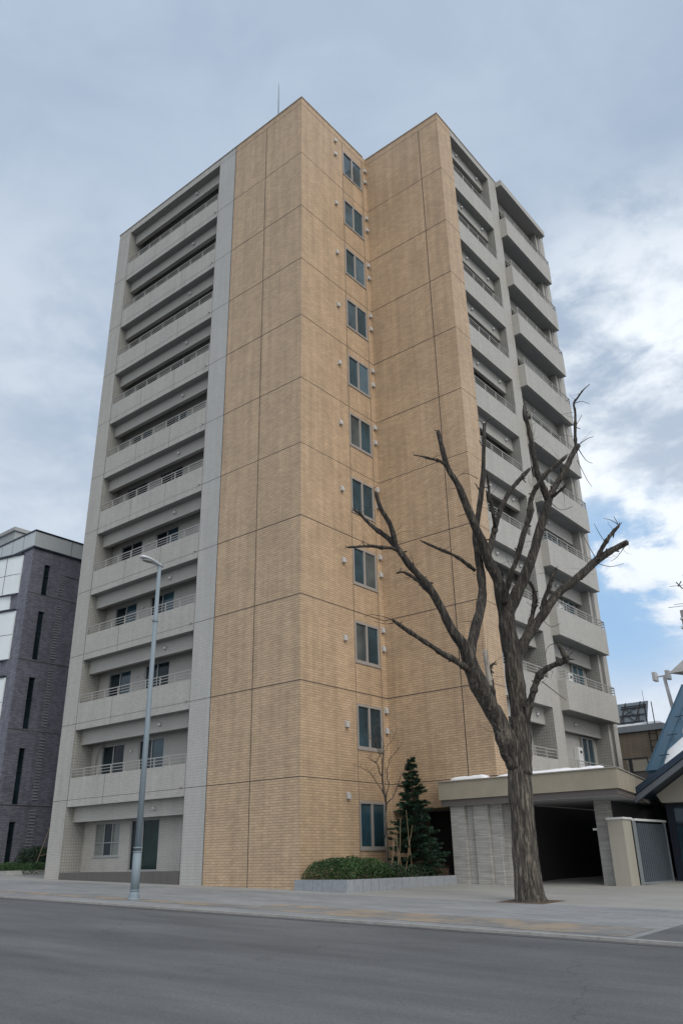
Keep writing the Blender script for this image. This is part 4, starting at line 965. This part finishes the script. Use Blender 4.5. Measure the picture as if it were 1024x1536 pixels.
# ------------------------------------------------------------------ charcoal brick neighbour on the left
NB = thing('brick_building', 'charcoal brick building with narrow slot windows left of the tower', 'building', (-24, 6, g(-20, 6)))
F5 = ('x', -22.0)
sl = [(2.66, 3.02, 14.74, 16.52), (2.66, 3.02, 11.08, 13.78), (2.66, 3.02, 7.42, 10.12), (2.66, 3.0, 3.70, 6.45), (2.66, 3.0, .9, 2.88)]
mb = MB(); mb.box(-40, -22.15, 1.85, 22, -1, 17.35); mb.box(-22.15, -22, 1.85, 1.95, -1, 17.35)
sheet(mb, F5, 1.95, 22, -1, 17.35, sl, .14); mb.build('wall', M['brick_dark'], NB)
mb = MB(); mb.box(-40, -21.99, 1.84, 22, 17.42, 18.34); mb.build('parapet_band', M['band'], NB)
mb = MB(); mb.box(-40, -21.93, 1.78, 22, 17.30, 17.42); mb.box(-40, -21.95, 1.80, 22, 18.34, 18.42); mb.build('trim', M['navy'], NB)
mb = MB()
for y in (4.2, 5.9, 7.6): mb.box(-21.99, -21.984, y-.01, y+.01, 17.42, 18.34)
for x_ in (-23.2, -24.4, -25.6, -26.8): mb.box(x_-.01, x_+.01, 1.834, 1.84, 17.42, 18.34)
for z_ in (14.72, 11.0, 7.35, 3.65): mb.box(-22, -21.994, 1.84, 8, z_-.02, z_+.02)
mb.build('panel_joint', M['joint'], NB)
for a, b, c, d in sl:
    f = MB(); fb(f, F5, a, b, c, c+.04, -.14, -.05); fb(f, F5, a, b, d-.04, d, -.14, -.05); fb(f, F5, a, b, (c+d)/2-.02+.2, (c+d)/2+.02+.2, -.14, -.06)
    w_ = f.build('window', M['navy'], NB); fb(MB(), F5, a, b, c+.04, d-.04, -.13, -.11).build('pane', M['slotglass'], w_)
rbm = plain('pale_charcoal_brick', (.26, .265, .29), .7)
for za, zb_ in ((1.6, 3.4), (3.95, 7.1), (7.65, 10.75), (11.3, 14.45), (15.0, 16.15)):
    mb = MB(); z_ = za
    while z_ < zb_: mb.box(-22, -21.96, 3.72, 4.02, z_, z_+.05); z_ += .15
    mb.build('relief_bricks', rbm, NB)
mb = MB(); mb.box(-22, -21.97, 3.72, 8, 16.15, 16.28); mb.build('relief_band', M['brick_dark'], NB)
# stepped bowed screen of pale panels on its front
for (x1, z0, z1) in ((-22.95, 14.85, 17.1), (-23.68, 13.85, 14.83), (-22.90, 11.1, 13.8), (-23.75, 10.1, 11.05), (-22.92, 7.5, 10.1), (-23.8, 6.6, 7.45), (-23.0, 3.8, 6.6)):
    n = 12; plan_ = []
    for i in range(n+1):
        q = i/n; x_ = x1-(x1+29.5)*q*1.0
        plan_.append((x_, 1.85-.06-.95*math.sin(math.pi*min(1, q*.5+.0))**.8*1.0))
    pl_ = plan_ + [(plan_[-1][0], 1.849), (x1, 1.849)]
    pl_ = list(reversed(pl_))
    o_ = MB().hexa(pl_, z0, z1).build('panel_bay', M['panel_glass'], NB)
    mb = MB()
    for i in range(2, n, 3):
        p_ = plan_[i]; mb.box(p_[0]-.015, p_[0]+.015, p_[1]-.012, p_[1]+.02, z0, z1)
    for zz in ((z0+z1)/2,) if z1-z0 > 1.5 else ():
        for i in range(n):
            a, b = plan_[i], plan_[i+1]
            mb.hexa([(b[0], b[1]-.008), (a[0], a[1]-.008), (a[0], a[1]), (b[0], b[1])], zz-.012, zz+.012)
    mb.build('panel_joint', M['joint'], o_)
    MB().hexa([(a, b-.10) if b < 1.84 else (a, b) for a, b in pl_], z1, z1+.10).build('ledge', M['navy'], o_)
FB = thing('far_building', 'pale grey building top rising behind the charcoal brick building', 'building', (-64, 24, 0))
MB().box(-76, -60.0, 20, 34, -1, 34.3).build('wall', plain('pale_grey_render', (.30, .33, .34), .7), FB)
mb = MB(); mb.box(-76.2, -59.8, 19.8, 34.2, 34.3, 34.7); mb.build('roof_edge', M['greytower'], FB)
mb = MB()
for i in range(8): mb.box(-75+i*1.9, -74+i*1.9, 19.97, 20.0, 28, 31)
mb.build('windows', M['slotglass'], FB)
# planting strip in front of it
ks = thing('planting_kerb', 'low pale concrete kerb around the hedge bed by the charcoal building', 'kerb', (-19, 2.2, .45))
MB().hexa([(-30, .9), (-18.6, .95), (-16.2, 3.0), (-16.0, 7), (-16.2, 7), (-16.4, 3.1), (-18.7, 1.1), (-30, 1.05)], 0, [g(-20, 1)+.16]*8).build('kerb_run', M['kerb'], ks)
MB().hexa([(-30, 1.06), (-18.7, 1.11), (-16.4, 3.11), (-16.2, 7), (-30, 7)], 0, g(-20, 1)+.1).build('bed_soil', M['soil'], ks)
shrub('hedge', 'low bright green hedge strip before the charcoal brick building', 'hedge', (-26, -17.2, 1.35, 3.2, .5, .98), 15000, .04, M['hedge'], 31)
shrub('shrub', 'dark bushes against the foot of the charcoal brick wall', 'shrub', (-21.8, -19.2, 2.9, 5.2, .5, 1.75), 9000, .045, M['darkbush'], 33)
mb = MB(); mb.tube([(-19.0, 2.5, .6), (-19.8, 3.6, 2.6)], .02, 5); mb.tube([(-19.3, 2.9, 1.25), (-19.2, 4.3, 1.6)], .018, 5)
tag(mb.build('support_pole', M['bamboo']), 'thin leaning wooden support pole in the bushes by the charcoal wall', 'pole')
# low parked car glimpsed? kept out: too dark to tell

# ------------------------------------------------------------------ gate and pier on the right
GP = thing('gate_pier', 'pale stone panelled pier with white capping beside the driveway column', 'pier', (7.7, 6.2, g(7.7, 6.2)))
MB().box(7.45, 7.93, 5.9, 6.58, -.5, 1.80).build('pier_body', M['pierstone'], GP)
MB().box(7.42, 7.97, 5.87, 6.62, 1.80, 1.86).build('capping', M['white'], GP)
mb = MB()
for z_ in (.4, .95, 1.4): mb.box(7.45, 7.93, 5.897, 5.8995, z_-.005, z_+.005)
mb.build('panel_joint', M['cap'], GP)
GT = thing('metal_gate', 'dark grey corrugated metal gate leaning in its frame beside the pier', 'gate', (8.05, 7.9, g(8, 7.9)))
mb = MB(); y = 6.66
while y < 9.25:
    mb.box(7.985, 8.03, y, y+.085, .02, 1.70); y += .165
mb.build('slat_panel', M['gate'], GT)
MB().box(7.975, 7.984, 6.62, 9.3, .02, 1.70).build('backing_sheet', M['navy'], GT)
mb = MB(); mb.box(7.96, 8.05, 6.60, 6.655, -.1, 1.76); mb.box(7.96, 8.05, 9.28, 9.33, -.1, 1.76); mb.box(7.97, 8.04, 6.655, 9.28, -.04, .015)
mb.build('frame', M['gateframe'], GT)
MB().box(7.93, 8.07, 6.60, 9.40, 1.765, 1.83).build('top_rail', M['white'], GT)

# ------------------------------------------------------------------ blue-roofed house, right edge
H = thing('blue_roofed_house', 'house with snowy blue metal roof and dark glazed front at the right', 'house', (10.5, 12, g(10, 9)))
mb = MB(); mb.box(8.12, 15, 9.45, 10.2, -.5, 2.55); mb.box(7.9, 15, 10.2, 18, -.5, 3.35); mb.build('wall', M['navy'], H)
# porch gable roof, eave low on the left rising to the right
def slope(mb, x0, z0, x1, z1, y0, y1, t):
    mb.v += []; b = len(mb.v)
    mb.v += [(x0, y0, z0-t), (x1, y0, z1-t), (x1, y1, z1-t), (x0, y1, z0-t), (x0, y0, z0), (x1, y0, z1), (x1, y1, z1), (x0, y1, z0)]
    mb.f += [(b, b+3, b+2, b+1), (b+4, b+5, b+6, b+7), (b, b+1, b+5, b+4), (b+1, b+2, b+6, b+5), (b+2, b+3, b+7, b+6), (b+3, b, b+4, b+7)]
    return mb
s_ = (3.73-2.71)/(9.12-7.39)
slope(MB(), 7.80, 2.70, 10.6, 2.70+s_*2.8, 7.35, 10.4, .20).build('porch_roof', M['bluedark'], H)
slope(MB(), 10.6, 2.70+s_*2.8, 13.4, 2.70, 7.35, 10.4, .20).build('porch_roof', M['bluedark'], H)
slope(MB(), 7.86, 2.52, 10.6, 2.52+s_*2.74, 7.40, 7.52, .19).build('bargeboard', plain('grey_blue_fascia', (.10, .115, .135), .5), H)
slope(MB(), 10.6, 2.52+s_*2.74, 13.34, 2.52, 7.40, 7.52, .19).build('bargeboard', M['gate'], H)
mb = MB(); b = len(mb.v)
zt = lambda x_: 2.70+s_*(x_-7.80)-.21
mb.v += [(8.05, 8.9, zt(8.05)-.02), (10.6, 8.9, zt(10.6)), (13.1, 8.9, zt(8.1)), (13.1, 8.9, 2.36), (8.2, 8.9, 2.36)]
mb.v += [(x_, 9.44, z_) for x_, y_, z_ in mb.v[:5]]
mb.f += [(4, 3, 2, 1, 0), (5, 6, 7, 8, 9), (0, 1, 6, 5), (1, 2, 7, 6), (2, 3, 8, 7), (3, 4, 9, 8), (4, 0, 5, 9)]
mb.build('gable_board', M['greige'], H)
f = MB(); F6 = ('y', 9.45)
fb(f, F6, 8.14, 8.36, -.2, 2.35, 0, .10); fb(f, F6, 8.36, 13, 2.25, 2.35, 0, .08); fb(f, F6, 8.36, 13, 1.66, 1.72, 0, .07); fb(f, F6, 8.85, 8.90, -.2, 2.25, 0, .07); fb(f, F6, 9.8, 9.85, -.2, 2.25, 0, .07)
w_ = f.build('window', M['navy'], H); fb(MB(), F6, 8.36, 13, -.1, 2.25, .005, .02).build('pane', M['glass_teal'], w_)
# main blue roof facing the street
E0 = Vector((7.45, 10.0, 3.52)); SD = Vector((0, .839, .544)); W_ = 7.5; LEN = 7.2
nrm = Vector((0, -.544, .839))
def rp(x_, s__, h=0): 
    q = E0+SD*s__+nrm*h; return (x_, q.y, q.z)
mb = MB(); b = 0
mb.v += [rp(7.45, 0), rp(15, 0), rp(15, LEN), rp(7.45, LEN), rp(7.45, 0, -.16), rp(15, 0, -.16), rp(15, LEN, -.16), rp(7.45, LEN, -.16)]
mb.f += [(0, 1, 2, 3), (7, 6, 5, 4), (0, 4, 5, 1), (1, 5, 6, 2), (2, 6, 7, 3), (3, 7, 4, 0)]
rf = mb.build('roof', M['blue'], H)
mb = MB(); x_ = 7.47
for x_ in (7.47, 7.9, 8.33, 8.76, 9.2, 9.64, 10.1, 10.6):
    b = len(mb.v); mb.v += [rp(x_-.012, .02, .001), rp(x_+.012, .02, .001), rp(x_+.012, LEN-.02, .001), rp(x_-.012, LEN-.02, .001), rp(x_-.012, .02, .035), rp(x_+.012, .02, .035), rp(x_+.012, LEN-.02, .035), rp(x_-.012, LEN-.02, .035)]
    mb.f += [(b+4, b+5, b+6, b+7), (b, b+1, b+5, b+4), (b+1, b+2, b+6, b+5), (b+2, b+3, b+7, b+6), (b+3, b, b+4, b+7)]
mb.build('roof_seam', M['blue'], rf)
mb = MB(); mb.box(7.55, 15, 9.93, 10.03, 3.28, 3.42); mb.box(7.5, 7.62, 10.1, 14, 3.2, 3.4); mb.build('gutter', M['bluedark'], H)
mb = MB(); mb.tube([(7.75, 10.1, 3.2), (7.78, 10.15, 2.6)], .04, 8); mb.build('downpipe', M['gateframe'], H)
mb = MB()
for x_, s__ in ((8.0, .75), (8.0, 2.3), (8.0, 3.8), (8.9, .75), (8.9, 2.3)):
    a = Vector(rp(x_, s__)); mb.tube([a, a+nrm*.14], .012, 5); mb.tube([a+nrm*.13-Vector((.18, 0, 0)), a+nrm*.15+Vector((.18, 0, 0))], .018, 5); mb.tube([a+nrm*.13, Vector(rp(x_, s__-.25))], .010, 5)
mb.build('snow_guard', M['bluedark'], rf)
out_ = [(8.05, .42), (8.5, .08), (12, .12), (12, 6.5), (9.1, 6.4), (8.75, 5.0), (8.62, 3.8), (8.22, 3.0), (8.36, 2.2), (7.98, 1.3)]
sn = snowpatch('roof_snow', out_, .10, mat=M['snow_old'], seed=9)
for v in sn.data.vertices:
    q = Vector(rp(v.co.x, v.co.y, v.co.z+.002)); v.co = q
tag(sn, 'ragged grey white snow sheet lying on the blue roof', 'snow')

# ------------------------------------------------------------------ buildings behind on the right
RB = thing('rear_building', 'tan low building with flat grey roof edge seen behind the tower', 'building', (2.5, 25, 0))
MB().box(-2, 4.30, 22, 30, -.5, 6.52).build('wall', M['tan'], RB)
mb = MB(); mb.box(-2, 4.45, 21.85, 30, 6.52, 6.82); mb.build('roof_edge', plain('pale_blue_roof_edge', (.26, .30, .34), .5), RB)
MB().box(-2, 4.36, 21.95, 22, 6.46, 6.52).build('shadow_trim', M['beam'], RB)
tag(snowpatch('snow_drift', [(1.8, 21.95), (4.4, 21.95), (4.3, 24), (1.8, 24)], .16, zf=lambda x, y: 6.82, seed=12), 'snow on the tan rear building roof under the panel rack', 'snow')
mb = MB(); mb.tube([(3.74, 21.9, 3.5), (3.70, 21.9, 7.9)], .025, 5); mb.tube([(4.10, 21.9, 3.5), (4.08, 21.9, 7.9)], .025, 5)
z_ = 3.7
while z_ < 6.5: mb.tube([(3.74, 21.9, z_), (4.1, 21.9, z_)], .018, 5); z_ += .33
mb.build('ladder', M['black'], RB)
mb = MB(); mb.tube([(3.62, 22.3, 6.9), (3.58, 22.3, 8.6)], .012, 4); mb.build('antenna', M['black'], RB)
PR = thing('panel_rack', 'tilted grey panel on a black steel rack on the tan building roof', 'solar panel', (2.8, 22.6, 6.85))
pl = lambda x_, s__, h=0: (x_, 22.25+s__*.72-h*.69, 7.0+s__*.69+h*.72*-1+.72*h)
def pq(x_, s__, o=0): return (x_, 22.30+s__*.62+o*.78, 6.98+s__*.78-o*.62)
mb = MB(); b = 0
mb.v += [pq(1.0, .05, .05), pq(3.55, .05, .05), pq(3.45, 1.62, .05), pq(1.0, 1.62, .05), pq(1.0, .05, .09), pq(3.55, .05, .09), pq(3.45, 1.62, .09), pq(1.0, 1.62, .09)]
mb.f += [(0, 1, 2, 3), (7, 6, 5, 4), (0, 4, 5, 1), (1, 5, 6, 2), (2, 6, 7, 3), (3, 7, 4, 0)]
mb.build('panel', M['panelsolar'], PR)
mb = MB()
for x_ in (2.15, 2.95): mb.bar((x_, 22.2, 6.85), pq(x_+.1, 1.6, .02), .06); mb.bar((x_+.25, 22.2, 6.85), pq(x_+.05, 1.0, .0), .05)
for s__ in (.12, .62, 1.15, 1.3): mb.bar(pq(2.05, s__), pq(3.4, s__), .045)
mb.bar(pq(2.3, 1.1, -.02), pq(2.95, .55, -.02), .035); mb.bar(pq(2.3, .6, -.02), pq(2.9, 1.15, -.02), .035); mb.bar(pq(2.5, .6, -.02), pq(3.0, .1, -.02), .035)
mb.build('rack_frame', M['black'], PR)
for i_, (x_, y_) in enumerate(((4.42, 22.9),)):
    L2 = thing('twin_lamp_post', 'pale post with two lamp heads rising behind the blue roof', 'street lamp', (4.62, 23.6, 0))
    MB().tube([(4.62, 23.6, 0), (4.62, 23.6, 7.15)], .12, 12).build('pole_base', M['black'], L2, smooth=True)
    MB().tube([(4.62, 23.6, 7.1), (4.42, 23.6, 9.35)], [.10, .085], 12).build('pole', M['white'], L2, smooth=True)
    MB().tube([(3.98, 23.6, 9.42), (4.62, 23.6, 9.42)], .045, 8).build('crossbar', M['white'], L2)
    for xx in (3.94, 4.62): MB().box(xx-.07, xx+.12, 23.35, 23.8, 9.18, 9.66).build('lamp_head', M['white'], L2, bevel=.03)
LB = thing('low_annex', 'low pale walled annex with black pipe rail behind the canopy', 'annex', (5.5, 17, 0))
MB().box(4.45, 7.6, 16.4, 20, -.5, 4.10).build('wall', plain('dim_annex_wall', (.13, .125, .125), .7), LB)
MB().box(4.45, 7.6, 16.35, 20, 4.10, 4.56).build('parapet', M['greige'], LB)
mb = MB(); mb.tube([(4.35, 16.2, 4.62), (5.42, 16.2, 4.62)], .03, 6); mb.tube([(5.42, 16.2, 4.62), (5.46, 16.2, 3.4)], .03, 6); mb.box(4.58, 4.70, 16.2, 16.3, 3.2, 4.6)
mb.build('pipe_rail', M['black'], LB)
TB = thing('grey_tower_block', 'grey stepped tower block corner at the far right edge', 'building', (9, 22, 0))
MB().box(6.85, 12, 20, 26, 10.9, 11.72).build('wall', M['greytower'], TB)
MB().box(6.95, 12, 20.1, 26, -.5, 10.9).build('wall', M['greytower'], TB)
MB().box(6.80, 12, 19.95, 26, 11.25, 11.33).build('ledge', M['white'], TB)
MB().box(6.78, 12, 19.9, 26, 10.80, 10.9).build('ledge', M['white'], TB)
mb = MB(); mb.v += [(6.02, 19.2, 8.62), (8, 19.2, 8.62), (8, 20.1, 8.62), (6.4, 20.1, 8.62), (6.75, 19.4, 9.2), (8, 19.4, 9.4), (8, 20.1, 9.4), (6.95, 20.1, 9.3)]
mb.f += [(0, 3, 2, 1), (4, 5, 6, 7), (0, 1, 5, 4), (1, 2, 6, 5), (2, 3, 7, 6), (3, 0, 4, 7)]
mb.build('eave', plain('eave_grey', (.42, .42, .43), .6), TB)
AN = thing('roof_antenna', 'thin branching television antennas above the grey tower block', 'antenna', (7.4, 20.5, 11.7))
mb = MB(); mb.tube([(7.3, 20.5, 11.7), (7.2, 20.5, 13.6)], .02, 5)
for z_, x0 in ((13.15, 6.45), (12.1, 6.2), (12.2, 6.5), (11.85, 6.85)): mb.tube([(x0, 20.5, z_), (7.6, 20.5, z_-.12)], .012, 4)
mb.tube([(6.8, 20.5, 13.3), (7.05, 20.5, 12.9)], .03, 4); mb.tube([(7.05, 20.5, 13.3), (6.85, 20.5, 13.05)], .03, 4)
mb.build('aerial', M['black'], AN)
for o in bpy.data.objects:
    if 'org' in o: del o['org']
